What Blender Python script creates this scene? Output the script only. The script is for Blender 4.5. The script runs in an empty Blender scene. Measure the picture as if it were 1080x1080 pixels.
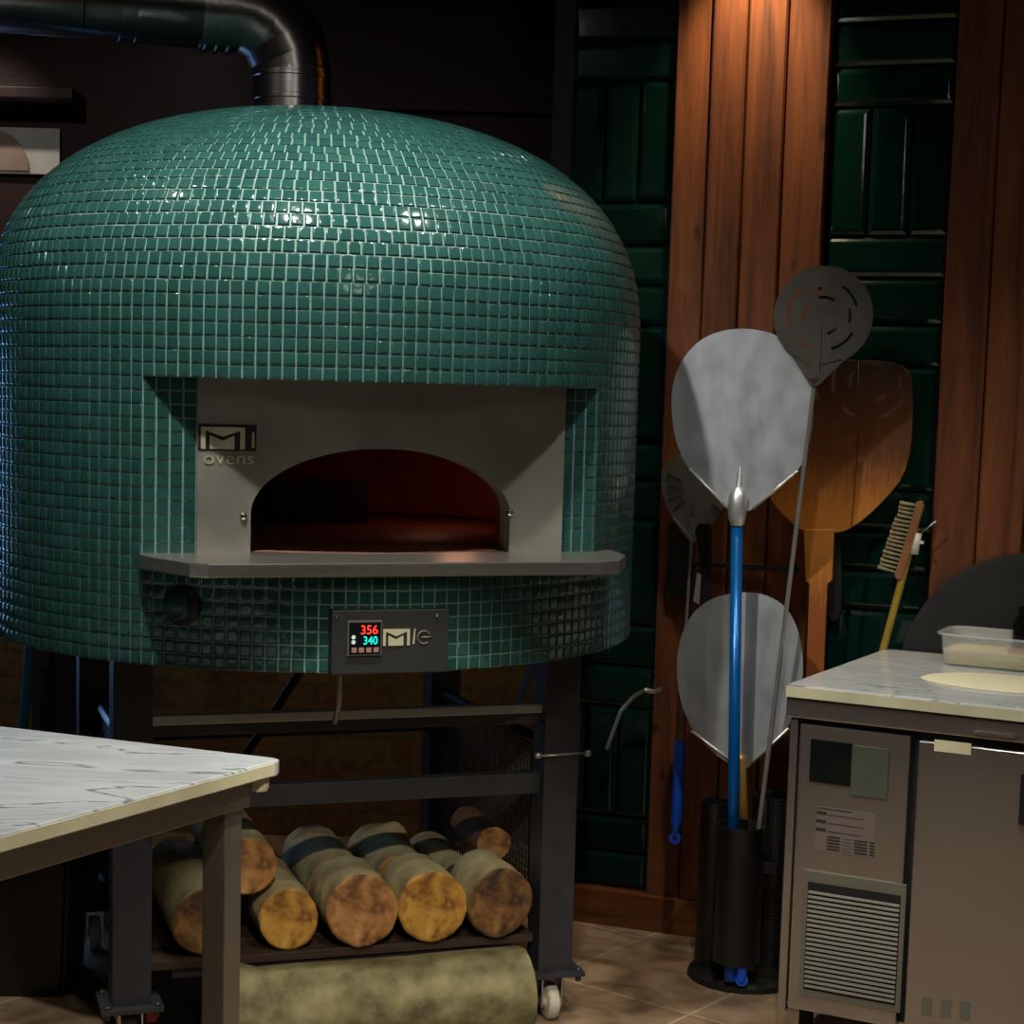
import bpy, bmesh, math, random
from mathutils import Vector, Matrix, noise
random.seed(7)
SC = bpy.context.scene
COL = SC.collection
PI = math.pi

# ------------------------------------------------------------------ camera
F, CX, CY, EYE = 1900.0, 540.0, 614.0, 1.6
pit, rol = math.atan(209/F), math.radians(1.6)
fw = Vector((0, math.cos(pit), -math.sin(pit)))
u0 = Vector((0, math.sin(pit), math.cos(pit))); r0 = Vector((1, 0, 0))
cr = r0*math.cos(rol) + u0*math.sin(rol); cu = -r0*math.sin(rol) + u0*math.cos(rol)
O = Vector((0, 0, EYE))
cam = bpy.data.cameras.new('camera'); co = bpy.data.objects.new('camera', cam); COL.objects.link(co)
co.matrix_world = Matrix(((cr.x, cu.x, -fw.x, 0), (cr.y, cu.y, -fw.y, 0), (cr.z, cu.z, -fw.z, EYE), (0, 0, 0, 1)))
cam.sensor_width = 36; cam.lens = F/1080*36; cam.shift_y = (CY-540)/1080; cam.clip_start = .05; cam.clip_end = 60
SC.camera = co

def ray(px, py): return fw + cr*((px-CX)/F) - cu*((py-CY)/F)
def at(px, py, Y=None, Z=None):
    d = ray(px, py); t = Y/d.y if Y is not None else (Z-EYE)/d.z
    return O + d*t
def onp(px, py, P0, n):
    d = ray(px, py); return O + d*(((P0-O).dot(n))/d.dot(n))

# ------------------------------------------------------------------ materials
def nt(name):
    m = bpy.data.materials.new(name); m.use_nodes = True
    t = m.node_tree; b = t.nodes['Principled BSDF']
    return m, t, b
def lin(c):
    return tuple((x/12.92 if x <= .04045 else ((x+.055)/1.055)**2.4) for x in c)
def S(r, g, b): return lin((r/255, g/255, b/255)) + (1,)
def mixc(t, fac, c1, c2):
    n = t.nodes.new('ShaderNodeMix'); n.data_type = 'RGBA'
    n.inputs['A'].default_value = c1; n.inputs['B'].default_value = c2
    if not hasattr(c1, 'name'): pass
    t.links.new(fac, n.inputs['Factor']); return n.outputs['Result'], n
def simple(name, col, rough=.5, metal=0, var=.12, scale=8, bump=0, bscale=60, coat=0, stretch=(1, 1, 1), rvar=0.0, spec=None):
    m, t, b = nt(name)
    tc = t.nodes.new('ShaderNodeTexCoord'); mp = t.nodes.new('ShaderNodeMapping'); mp.inputs['Scale'].default_value = stretch
    t.links.new(tc.outputs['Object'], mp.inputs[0])
    n = t.nodes.new('ShaderNodeTexNoise'); n.inputs['Scale'].default_value = scale; n.inputs['Detail'].default_value = 5
    t.links.new(mp.outputs[0], n.inputs['Vector'])
    c1 = tuple(max(0, x*(1-var)) for x in col[:3])+(1,); c2 = tuple(min(1, x*(1+var)) for x in col[:3])+(1,)
    r = t.nodes.new('ShaderNodeValToRGB'); r.color_ramp.elements[0].position = .35; r.color_ramp.elements[1].position = .65
    r.color_ramp.elements[0].color = c1; r.color_ramp.elements[1].color = c2
    t.links.new(n.outputs['Fac'], r.inputs[0]); t.links.new(r.outputs[0], b.inputs['Base Color'])
    b.inputs['Roughness'].default_value = rough; b.inputs['Metallic'].default_value = metal
    if spec is not None: b.inputs['Specular IOR Level'].default_value = spec
    if rvar:
        mr = t.nodes.new('ShaderNodeMapRange'); mr.inputs['From Min'].default_value = .3; mr.inputs['From Max'].default_value = .7
        mr.inputs['To Min'].default_value = max(.02, rough-rvar); mr.inputs['To Max'].default_value = min(1, rough+rvar)
        t.links.new(n.outputs['Fac'], mr.inputs['Value']); t.links.new(mr.outputs[0], b.inputs['Roughness'])
    if coat: b.inputs['Coat Weight'].default_value = coat; b.inputs['Coat Roughness'].default_value = .08
    if bump:
        n2 = t.nodes.new('ShaderNodeTexNoise'); n2.inputs['Scale'].default_value = bscale; n2.inputs['Detail'].default_value = 6
        t.links.new(mp.outputs[0], n2.inputs['Vector'])
        bp = t.nodes.new('ShaderNodeBump'); bp.inputs['Strength'].default_value = bump; bp.inputs['Distance'].default_value = .01
        t.links.new(n2.outputs['Fac'], bp.inputs['Height']); t.links.new(bp.outputs[0], b.inputs['Normal'])
    return m
def wood(name, c1, c2, c3, rough=.4, coat=.3, axis=2, sc=1.0, knots=True):
    m, t, b = nt(name)
    tc = t.nodes.new('ShaderNodeTexCoord'); mp = t.nodes.new('ShaderNodeMapping')
    s = [14*sc, 14*sc, 14*sc]; s[axis] = 1.1*sc
    mp.inputs['Scale'].default_value = s
    t.links.new(tc.outputs['Object'], mp.inputs[0])
    n = t.nodes.new('ShaderNodeTexNoise'); n.inputs['Scale'].default_value = 1.0; n.inputs['Detail'].default_value = 4; n.inputs['Distortion'].default_value = 1.2
    t.links.new(mp.outputs[0], n.inputs['Vector'])
    n2 = t.nodes.new('ShaderNodeTexNoise'); n2.inputs['Scale'].default_value = 9; n2.inputs['Detail'].default_value = 6
    t.links.new(mp.outputs[0], n2.inputs['Vector'])
    ad = t.nodes.new('ShaderNodeMath'); ad.operation = 'MULTIPLY_ADD'; ad.inputs[1].default_value = .35
    t.links.new(n2.outputs['Fac'], ad.inputs[0]); t.links.new(n.outputs['Fac'], ad.inputs[2])
    r = t.nodes.new('ShaderNodeValToRGB'); e = r.color_ramp.elements
    e[0].position = .42; e[0].color = c1; e[1].position = .9; e[1].color = c3
    k = e.new(.62); k.color = c2
    t.links.new(ad.outputs[0], r.inputs[0])
    out = r.outputs[0]
    if knots:
        v = t.nodes.new('ShaderNodeTexVoronoi'); v.inputs['Scale'].default_value = 1.0
        mp2 = t.nodes.new('ShaderNodeMapping'); s2 = [7, 7, 7]; s2[axis] = 3.2; mp2.inputs['Scale'].default_value = s2
        t.links.new(tc.outputs['Object'], mp2.inputs[0]); t.links.new(mp2.outputs[0], v.inputs['Vector'])
        r2 = t.nodes.new('ShaderNodeValToRGB'); r2.color_ramp.elements[0].position = .03; r2.color_ramp.elements[1].position = .1
        r2.color_ramp.elements[0].color = (.12, .08, .06, 1); r2.color_ramp.elements[1].color = (1, 1, 1, 1)
        t.links.new(v.outputs['Distance'], r2.inputs[0])
        mx = t.nodes.new('ShaderNodeMix'); mx.data_type = 'RGBA'; mx.blend_type = 'MULTIPLY'; mx.inputs['Factor'].default_value = .75
        t.links.new(out, mx.inputs['A']); t.links.new(r2.outputs[0], mx.inputs['B']); out = mx.outputs['Result']
    t.links.new(out, b.inputs['Base Color'])
    b.inputs['Roughness'].default_value = rough; b.inputs['Coat Weight'].default_value = coat; b.inputs['Coat Roughness'].default_value = .25
    bp = t.nodes.new('ShaderNodeBump'); bp.inputs['Strength'].default_value = .25; bp.inputs['Distance'].default_value = .004
    t.links.new(n2.outputs['Fac'], bp.inputs['Height']); t.links.new(bp.outputs[0], b.inputs['Normal'])
    return m
def emis(name, col, st):
    m, t, b = nt(name); b.inputs['Base Color'].default_value = (0, 0, 0, 1)
    b.inputs['Emission Color'].default_value = col; b.inputs['Emission Strength'].default_value = st
    return m
def brushed(name, col, rough=.32, axis=0, var=.1, metal=1, aniso=.5):
    st = [2, 2, 2]
    for i in range(3): st[i] = 1.2 if i == axis else 60
    m = simple(name, col, rough, metal, var*.5, 2.5, .01, 6, stretch=tuple(st), rvar=.03)
    return m
def marble(name, base, vein, sc=1.0, rough=.12):
    m, t, b = nt(name)
    tc = t.nodes.new('ShaderNodeTexCoord'); mp = t.nodes.new('ShaderNodeMapping'); mp.inputs['Scale'].default_value = (1.1*sc, 6*sc, 2*sc)
    mp.inputs['Rotation'].default_value = (0, 0, .22)
    t.links.new(tc.outputs['Object'], mp.inputs[0])
    n = t.nodes.new('ShaderNodeTexNoise'); n.inputs['Scale'].default_value = 1.1; n.inputs['Detail'].default_value = 5; n.inputs['Distortion'].default_value = .5
    t.links.new(mp.outputs[0], n.inputs['Vector'])
    r = t.nodes.new('ShaderNodeValToRGB'); e = r.color_ramp.elements
    soft = tuple(base[i]*.72+vein[i]*.28 for i in range(3))+(1,)
    e[0].position = .2; e[0].color = base; e[1].position = .85; e[1].color = base
    for p, c in ((.40, soft), (.462, base), (.487, base), (.497, vein), (.507, base), (.60, soft)): k = e.new(p); k.color = c
    t.links.new(n.outputs['Fac'], r.inputs[0]); t.links.new(r.outputs[0], b.inputs['Base Color'])
    b.inputs['Roughness'].default_value = rough
    return m

M = {}
def tilemat(name, c1, c2, rough, scale):
    # each tile is its own island: colour varies island by island
    m, t, b = nt(name)
    g = t.nodes.new('ShaderNodeNewGeometry'); r = t.nodes.new('ShaderNodeValToRGB')
    r.color_ramp.elements[0].color = c1; r.color_ramp.elements[1].color = c2
    t.links.new(g.outputs['Random Per Island'], r.inputs[0]); t.links.new(r.outputs[0], b.inputs['Base Color'])
    b.inputs['Roughness'].default_value = rough; b.inputs['Specular IOR Level'].default_value = .6
    tc = t.nodes.new('ShaderNodeTexCoord'); n = t.nodes.new('ShaderNodeTexNoise'); n.inputs['Scale'].default_value = scale; n.inputs['Detail'].default_value = 2
    bp = t.nodes.new('ShaderNodeBump'); bp.inputs['Strength'].default_value = .12; bp.inputs['Distance'].default_value = .01
    t.links.new(tc.outputs['Object'], n.inputs['Vector']); t.links.new(n.outputs['Fac'], bp.inputs['Height']); t.links.new(bp.outputs[0], b.inputs['Normal'])
    return m
M['mosaic'] = tilemat('teal mosaic glaze', (.017, .066, .057, 1), (.024, .088, .076, 1), .09, 30)
M['grout'] = simple('mosaic grout', S(116, 147, 135), .5, var=.1, scale=30)
M['walltile'] = tilemat('dark green wall tile glaze', (.002, .018, .0135, 1), (.004, .03, .022, 1), .12, 9)
M['wallgrout'] = simple('wall grout', S(20, 34, 30), .7)
M['steel'] = brushed('brushed steel', (.46, .43, .38, 1), .3, 0)
M['steel_front'] = simple('oven front steel', (.29, .28, .235, 1), .42, .35, .16, 5, .05, 40, rvar=.06)
M['steel_shelf'] = brushed('shelf steel', (.44, .42, .36, 1), .3, 0, .1, .85)
M['steel_fridge'] = simple('fridge steel', (.50, .47, .45, 1), .25, .9, .03, 2.5, .35, 2.2, stretch=(1.6, 1.6, .45))
M['steel_leg'] = brushed('table steel', (.38, .35, .30, 1), .38, 2, .1, .8)
M['chrome'] = simple('chrome', (.6, .6, .6, 1), .12, 1, .05)
M['duct'] = simple('duct steel', (.38, .36, .34, 1), .24, 1, .15, 6, .03, 30)
M['duct_black'] = simple('black duct', (.14, .14, .14, 1), .22, .95, .2)
M['black_metal'] = simple('black powder coated steel', (.028, .029, .034, 1), .42, 0, .15, 20)
M['black_plastic'] = simple('black plastic', (.009, .009, .009, 1), .42, 0, .2)
M['charcoal'] = simple('charcoal plastic', (.014, .014, .013, 1), .6, 0, .1)
M['rubber'] = simple('black rubber', (.01, .01, .01, 1), .7)
M['caster'] = simple('off white caster wheel', S(205, 200, 180), .45)
M['brick_in'] = simple('refractory clay', S(150, 72, 45), .75, 0, .2, 7, .3, 60)
M['brick_floor'] = simple('refractory floor', S(120, 68, 44), .6, 0, .2, 9, .2, 60)
M['soffit'] = simple('dark hood lining', (.008, .009, .009, 1), .6)
M['logo'] = simple('pale metal lettering', S(205, 198, 165), .35, .3)
M['logo_dark'] = simple('dark lettering', (.01, .01, .009, 1), .5)
M['knob'] = simple('teal knob', S(10, 62, 66), .35)
M['display'] = simple('black display glass', (.006, .008, .008, 1), .1)
M['led_red'] = emis('red led', (1, .03, .015, 1), 2.2)
M['led_cyan'] = emis('cyan led', (.0, .8, .62, 1), 1.5)
M['led_white'] = emis('white led', (.7, .8, .7, 1), .7)
M['keys'] = simple('pale key print', S(150, 110, 100), .5)
M['alu'] = simple('worn aluminium', (.47, .49, .51, 1), .42, .7, .05, 10, .03, 30, stretch=(2, 2, 1), rvar=.06)
M['alu_cast'] = simple('cast aluminium socket', (.72, .72, .68, 1), .35, .8, .1, 30)
M['dark_steel'] = simple('heat darkened steel', (.085, .072, .058, 1), .5, .5, .15, 10, .1, 30)
M['rod'] = simple('steel rod', (.42, .40, .36, 1), .3, .7, .1)
M['blue_pole'] = simple('blue anodised pole', (.0, .10, .34, 1), .28, .35, .05)
M['blue_grip'] = simple('blue plastic grip', (.01, .11, .75, 1), .35)
M['gold'] = simple('brass coloured pole', (.42, .27, .06, 1), .35, .5, .15)
M['yellow'] = simple('yellow lacquered wood', (.36, .25, .03, 1), .4, 0, .2)
M['bristle'] = simple('pale bristles', S(150, 138, 100), .7, 0, .25, 60)
M['brush_wood'] = simple('brush wood', S(150, 98, 58), .5, 0, .2, 20)
M['white_plastic'] = simple('white plastic', S(222, 220, 205), .4)
M['plank'] = wood('stained pine planks', S(66, 32, 13), S(108, 57, 25), S(138, 80, 38), .6, .0)
M['plank_dark'] = wood('dark stained boards', S(34, 16, 8), S(60, 28, 14), S(80, 40, 20), .5, .15)
M['skirting'] = wood('skirting wood', S(70, 36, 14), S(110, 62, 26), S(135, 80, 40), .45, .2, 0)
M['back_wood'] = wood('back wall boards', S(34, 14, 8), S(48, 20, 10), S(60, 26, 14), .6, .05, 0)
M['ceil'] = simple('black ceiling', (.006, .005, .005, 1), .7)
M['pale_wall'] = simple('dim plaster', (.05, .035, .025, 1), .8)
M['slat'] = wood('dark shelf board', S(34, 24, 17), S(52, 37, 26), S(66, 48, 34), .6, .05, 0)
M['marble'] = marble('white marble', S(184, 187, 188), S(96, 106, 116), 1.0, .06)
M['marble2'] = marble('white veined marble', S(212, 214, 210), S(120, 128, 132), 1.6, .16)
M['lit_cream'] = simple('lit marble edge', S(222, 216, 180), .3, 0, .1, 10)  # bright cream puts the warm light on the edge into the colour
M['vent'] = simple('grey vent plastic', S(112, 110, 96), .45, .2, .05)
M['gap_shade'] = simple('gap shade', (.006, .006, .006, 1), .7)
M['label'] = simple('cream sticker', S(232, 222, 182), .5)
M['label2'] = simple('grey data sticker', S(128, 116, 110), .4, .3, .05)
M['ink'] = simple('sticker ink', S(52, 46, 42), .5)
M['panel_grey'] = simple('greenish grey panel', S(78, 82, 72), .45)
M['dough'] = simple('cream dough', S(250, 232, 160), .55, 0, .04, 10, .1, 20)
M['flour'] = simple('cream flour dough sheet', S(244, 236, 196), .8, 0, .03, 10)
M['ham'] = simple('orange pizza topping', S(190, 110, 70), .5, 0, .15, 20)
M['pinkish'] = simple('pinkish beige paint', S(176, 150, 136), .6)
M['peel_brown'] = simple('reddish brown bark', S(112, 74, 44), .8, 0, .25, 14, .4, 40)
M['teal_hose'] = simple('teal plastic hose', S(40, 100, 120), .3)
M['red'] = simple('red sticker', S(170, 24, 34), .4)
m, t, b = nt('translucent tub plastic'); b.inputs['Base Color'].default_value = (.75, .78, .77, 1); b.inputs['Roughness'].default_value = .15
b.inputs['Alpha'].default_value = .32; M['tub'] = m
m, t, b = nt('window daylight glass'); b.inputs['Base Color'].default_value = (.02, .03, .05, 1)
b.inputs['Emission Color'].default_value = (.10, .32, 1, 1); b.inputs['Emission Strength'].default_value = 6.5
tc = t.nodes.new('ShaderNodeTexCoord'); n = t.nodes.new('ShaderNodeTexNoise'); n.inputs['Scale'].default_value = 3.5; n.inputs['Detail'].default_value = 6
r_ = t.nodes.new('ShaderNodeValToRGB'); r_.color_ramp.elements[0].position = .38; r_.color_ramp.elements[1].position = .66
r_.color_ramp.elements[0].color = (.03, .12, .42, 1); r_.color_ramp.elements[1].color = (.35, .65, 1, 1)
t.links.new(tc.outputs['Object'], n.inputs['Vector']); t.links.new(n.outputs['Fac'], r_.inputs[0]); t.links.new(r_.outputs[0], b.inputs['Emission Color'])
M['window'] = m

# peel wood with darker upper end, stays with the blade
m, t, b = nt('dark topped peel wood')
tc = t.nodes.new('ShaderNodeTexCoord'); sx = t.nodes.new('ShaderNodeSeparateXYZ'); t.links.new(tc.outputs['Object'], sx.inputs[0])
n = t.nodes.new('ShaderNodeTexNoise'); mp = t.nodes.new('ShaderNodeMapping'); mp.inputs['Scale'].default_value = (30, 30, 3)
t.links.new(tc.outputs['Object'], mp.inputs[0]); t.links.new(mp.outputs[0], n.inputs['Vector']); n.inputs['Detail'].default_value = 6
ad = t.nodes.new('ShaderNodeMath'); ad.operation = 'MULTIPLY_ADD'; ad.inputs[1].default_value = .22
t.links.new(n.outputs['Fac'], ad.inputs[0]); t.links.new(sx.outputs['Z'], ad.inputs[2])
r_ = t.nodes.new('ShaderNodeValToRGB'); e = r_.color_ramp.elements
mr = t.nodes.new('ShaderNodeMapRange'); mr.inputs['From Min'].default_value = 1.10; mr.inputs['From Max'].default_value = 1.78
t.links.new(ad.outputs[0], mr.inputs['Value']); t.links.new(mr.outputs[0], r_.inputs[0])
e[0].position = .0; e[0].color = S(150, 82, 36); e[1].position = 1; e[1].color = S(52, 31, 20)
for p_, c_ in ((.25, S(196, 128, 48)), (.42, S(188, 116, 42)), (.62, S(110, 64, 28))): k = e.new(p_); k.color = c_
t.links.new(r_.outputs[0], b.inputs['Base Color']); b.inputs['Roughness'].default_value = .45
M['peel_wood'] = m

# bark and cut wood
m, t, b = nt('smooth bark')
tc = t.nodes.new('ShaderNodeTexCoord'); n = t.nodes.new('ShaderNodeTexNoise'); n.inputs['Scale'].default_value = 9; n.inputs['Detail'].default_value = 8
t.links.new(tc.outputs['Object'], n.inputs['Vector'])
r_ = t.nodes.new('ShaderNodeValToRGB'); e = r_.color_ramp.elements; e[0].position = .3; e[0].color = S(118, 100, 66); e[1].position = .72; e[1].color = S(206, 190, 146)
k = e.new(.5); k.color = S(172, 156, 112)
t.links.new(n.outputs['Fac'], r_.inputs[0]); t.links.new(r_.outputs[0], b.inputs['Base Color']); b.inputs['Roughness'].default_value = .8
bp = t.nodes.new('ShaderNodeBump'); bp.inputs['Strength'].default_value = .5; bp.inputs['Distance'].default_value = .01
t.links.new(n.outputs['Fac'], bp.inputs['Height']); t.links.new(bp.outputs[0], b.inputs['Normal']); M['bark'] = m
def cutmat(name, a, c, d):
    m, t, b = nt(name)
    tc = t.nodes.new('ShaderNodeTexCoord'); n = t.nodes.new('ShaderNodeTexNoise'); n.inputs['Scale'].default_value = 16; n.inputs['Detail'].default_value = 7; n.inputs['Distortion'].default_value = .8
    t.links.new(tc.outputs['Object'], n.inputs['Vector'])
    w = t.nodes.new('ShaderNodeTexWave'); w.wave_type = 'RINGS'; w.rings_direction = 'Y'; w.inputs['Scale'].default_value = 18; w.inputs['Distortion'].default_value = 12; w.inputs['Detail'].default_value = 3
    t.links.new(tc.outputs['Object'], w.inputs['Vector'])
    ad = t.nodes.new('ShaderNodeMath'); ad.operation = 'MULTIPLY_ADD'; ad.inputs[1].default_value = .035
    t.links.new(w.outputs['Fac'], ad.inputs[0]); t.links.new(n.outputs['Fac'], ad.inputs[2])
    r_ = t.nodes.new('ShaderNodeValToRGB'); e = r_.color_ramp.elements; e[0].position = .38; e[0].color = a; e[1].position = .78; e[1].color = d; k = e.new(.56); k.color = c
    t.links.new(ad.outputs[0], r_.inputs[0]); t.links.new(r_.outputs[0], b.inputs['Base Color']); b.inputs['Roughness'].default_value = .75
    return m
M['cut_gold'] = cutmat('golden cut wood', S(120, 76, 26), S(188, 136, 54), S(214, 170, 84))
M['cut_red'] = cutmat('reddish cut wood', S(104, 64, 32), S(170, 118, 66), S(204, 156, 98))
M['cut_brown'] = cutmat('brown cut wood', S(54, 34, 18), S(112, 76, 38), S(170, 120, 60))
m, t, b = nt('mossy bark'); 
tc = t.nodes.new('ShaderNodeTexCoord'); n = t.nodes.new('ShaderNodeTexNoise'); n.inputs['Scale'].default_value = 16; n.inputs['Detail'].default_value = 10
t.links.new(tc.outputs['Object'], n.inputs['Vector'])
r_ = t.nodes.new('ShaderNodeValToRGB'); e = r_.color_ramp.elements; e[0].position = .32; e[0].color = S(78, 70, 44); e[1].position = .75; e[1].color = S(136, 126, 88); k = e.new(.5); k.color = S(108, 101, 66)
t.links.new(n.outputs['Fac'], r_.inputs[0]); t.links.new(r_.outputs[0], b.inputs['Base Color']); b.inputs['Roughness'].default_value = .85
bp = t.nodes.new('ShaderNodeBump'); bp.inputs['Strength'].default_value = .6; bp.inputs['Distance'].default_value = .015
t.links.new(n.outputs['Fac'], bp.inputs['Height']); t.links.new(bp.outputs[0], b.inputs['Normal']); M['bark_moss'] = m

# floor: large stone tiles laid diagonally
m, t, b = nt('stone floor tiles')
tc = t.nodes.new('ShaderNodeTexCoord'); mp = t.nodes.new('ShaderNodeMapping'); mp.inputs['Rotation'].default_value = (0, 0, math.radians(38)); mp.inputs['Location'].default_value = (.13, .21, 0)
t.links.new(tc.outputs['Object'], mp.inputs[0])
bk = t.nodes.new('ShaderNodeTexBrick'); bk.offset = 0; bk.inputs['Scale'].default_value = 1; bk.inputs['Brick Width'].default_value = .45; bk.inputs['Row Height'].default_value = .45
bk.inputs['Mortar Size'].default_value = .0045; bk.inputs['Mortar Smooth'].default_value = .2
bk.inputs['Color1'].default_value = S(160, 138, 112); bk.inputs['Color2'].default_value = S(142, 122, 98); bk.inputs['Mortar'].default_value = S(184, 166, 136)
t.links.new(mp.outputs[0], bk.inputs['Vector'])
n = t.nodes.new('ShaderNodeTexNoise'); n.inputs['Scale'].default_value = 7; n.inputs['Detail'].default_value = 9; n.inputs['Distortion'].default_value = .6
t.links.new(mp.outputs[0], n.inputs['Vector'])
r_ = t.nodes.new('ShaderNodeValToRGB'); r_.color_ramp.elements[0].position = .34; r_.color_ramp.elements[0].color = (.38, .33, .28, 1); r_.color_ramp.elements[1].position = .66; r_.color_ramp.elements[1].color = (1.1, 1.05, 1, 1)
mx = t.nodes.new('ShaderNodeMix'); mx.data_type = 'RGBA'; mx.blend_type = 'MULTIPLY'; mx.inputs['Factor'].default_value = 1
t.links.new(n.outputs['Fac'], r_.inputs[0]); t.links.new(bk.outputs['Color'], mx.inputs['A']); t.links.new(r_.outputs[0], mx.inputs['B']); t.links.new(mx.outputs['Result'], b.inputs['Base Color'])
b.inputs['Roughness'].default_value = .42
bp = t.nodes.new('ShaderNodeBump'); bp.inputs['Strength'].default_value = .25; bp.inputs['Distance'].default_value = .01
t.links.new(n.outputs['Fac'], bp.inputs['Height']); t.links.new(bp.outputs[0], b.inputs['Normal']); M['floor'] = m

# brick behind the oven
m, t, b = nt('old brick wall')
tc = t.nodes.new('ShaderNodeTexCoord'); mp = t.nodes.new('ShaderNodeMapping'); mp.inputs['Rotation'].default_value = (PI/2, 0, 0)
t.links.new(tc.outputs['Object'], mp.inputs[0])
bk = t.nodes.new('ShaderNodeTexBrick'); bk.inputs['Scale'].default_value = 1; bk.inputs['Brick Width'].default_value = .27; bk.inputs['Row Height'].default_value = .09; bk.inputs['Mortar Size'].default_value = .006
bk.inputs['Color1'].default_value = S(190, 152, 96); bk.inputs['Color2'].default_value = S(176, 126, 88); bk.inputs['Mortar'].default_value = S(150, 136, 96)
t.links.new(mp.outputs[0], bk.inputs['Vector'])
n = t.nodes.new('ShaderNodeTexNoise'); n.inputs['Scale'].default_value = 30; n.inputs['Detail'].default_value = 6; t.links.new(mp.outputs[0], n.inputs['Vector'])
mx = t.nodes.new('ShaderNodeMix'); mx.data_type = 'RGBA'; mx.blend_type = 'MULTIPLY'; mx.inputs['Factor'].default_value = .8
t.links.new(bk.outputs['Color'], mx.inputs['A']); t.links.new(n.outputs['Fac'], mx.inputs['B']); t.links.new(mx.outputs['Result'], b.inputs['Base Color'])
b.inputs['Roughness'].default_value = .9; M['brick'] = m

# ------------------------------------------------------------------ mesh helpers
def obj(name, bm, mats, parent=None, smooth=False, angle=None):
    me = bpy.data.meshes.new(name); bmesh.ops.recalc_face_normals(bm, faces=bm.faces)
    bm.to_mesh(me); bm.free()
    for mm in (mats if isinstance(mats, (list, tuple)) else [mats]): me.materials.append(M[mm])
    if smooth:
        for p in me.polygons: p.use_smooth = True
        if angle is None: angle = 40
        try: me.set_sharp_from_angle(angle=math.radians(angle))
        except Exception: pass
    o = bpy.data.objects.new(name, me); COL.objects.link(o)
    if parent: o.parent = parent
    return o
def thing(name, label, cat, loc=(0, 0, 0), rotz=0, group=None):
    o = bpy.data.objects.new(name, None); COL.objects.link(o); o.empty_display_size = .1
    o.location = loc; o.rotation_euler = (0, 0, rotz); o['label'] = label; o['category'] = cat
    if group: o['group'] = group
    return o
def tag(o, label, cat, group=None):
    o['label'] = label; o['category'] = cat
    if group: o['group'] = group
    return o
def struct(name, bm, mats, **k):
    o = obj(name, bm, mats, **k); o['kind'] = 'structure'; return o
def box(bm, x0, x1, y0, y1, z0, z1, bev=0, mi=0, T=None, seg=2):
    b2 = bmesh.new()
    vs = [b2.verts.new((x, y, z)) for x in (x0, x1) for y in (y0, y1) for z in (z0, z1)]
    for f in ((0, 1, 3, 2), (4, 6, 7, 5), (0, 4, 5, 1), (2, 3, 7, 6), (0, 2, 6, 4), (1, 5, 7, 3)): b2.faces.new([vs[i] for i in f])
    if bev: bmesh.ops.bevel(b2, geom=b2.edges[:], offset=bev, segments=seg, profile=.7, affect='EDGES')
    merge(bm, b2, T, mi)
def merge(bm, b2, T=None, mi=None):
    if T is not None: b2.transform(T)
    mp_ = {v: bm.verts.new(v.co) for v in b2.verts}
    for f in b2.faces:
        try: nf = bm.faces.new([mp_[v] for v in f.verts]); nf.material_index = f.material_index if mi is None else mi; nf.smooth = f.smooth
        except ValueError: pass
    b2.free()
def BOX(*a, **k): bm = bmesh.new(); box(bm, *a, **k); return bm
def tube(bm, pts, rad, seg=16, cap=True, mi=0):
    pts = [Vector(p) for p in pts]; n = len(pts)
    rads = rad if isinstance(rad, (list, tuple)) else [rad]*n
    rings = []; up = None
    for i, p in enumerate(pts):
        d = (pts[min(i+1, n-1)] - pts[max(i-1, 0)]).normalized()
        if up is None: up = Vector((0, 0, 1)) if abs(d.z) < .9 else Vector((1, 0, 0))
        a = d.cross(up).normalized(); b_ = a.cross(d).normalized(); up = b_
        rings.append([bm.verts.new(p + (a*math.cos(2*PI*k/seg) + b_*math.sin(2*PI*k/seg))*rads[i]) for k in range(seg)])
    for i in range(n-1):
        for k in range(seg):
            f = bm.faces.new((rings[i][k], rings[i][(k+1) % seg], rings[i+1][(k+1) % seg], rings[i+1][k])); f.material_index = mi; f.smooth = True
    if cap:
        for r_ in (rings[0][::-1], rings[-1]): f = bm.faces.new(r_); f.material_index = mi
def lathe(bm, prof, seg=48, mi=0, c=(0, 0, 0), T=None):
    b2 = bmesh.new(); rings = []
    for (r_, z) in prof:
        if r_ < 1e-6: rings.append([b2.verts.new((c[0], c[1], z+c[2]))])
        else: rings.append([b2.verts.new((c[0]+r_*math.cos(2*PI*k/seg), c[1]+r_*math.sin(2*PI*k/seg), z+c[2])) for k in range(seg)])
    for a, b_ in zip(rings[:-1], rings[1:]):
        for k in range(seg):
            k2 = (k+1) % seg
            if len(a) == 1 and len(b_) == 1: continue
            if len(a) == 1: f = b2.faces.new((a[0], b_[k], b_[k2]))
            elif len(b_) == 1: f = b2.faces.new((a[k], b_[0], a[k2]))
            else: f = b2.faces.new((a[k], b_[k], b_[k2], a[k2]))
            f.smooth = True
    merge(bm, b2, T, mi)
def prism(bm, pts, y0, y1, mi=0, plane='xz', T=None, bev=0):
    """outline extruded along the remaining axis"""
    def V(a, b_, c): return (a, c, b_) if plane == 'xz' else (a, b_, c)
    b2 = bmesh.new()
    A = [b2.verts.new(V(p[0], p[1], y0)) for p in pts]; B = [b2.verts.new(V(p[0], p[1], y1)) for p in pts]
    n = len(pts)
    b2.faces.new(A[::-1]); b2.faces.new(B)
    for i in range(n): b2.faces.new((A[i], A[(i+1) % n], B[(i+1) % n], B[i]))
    if bev:
        bmesh.ops.recalc_face_normals(b2, faces=b2.faces)
        ed = [e for e in b2.edges if len(e.link_faces) == 2 and e.calc_face_angle(0) > .8]
        bmesh.ops.bevel(b2, geom=ed, offset=bev, segments=2, profile=.6, affect='EDGES')
    merge(bm, b2, T, mi)
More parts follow.
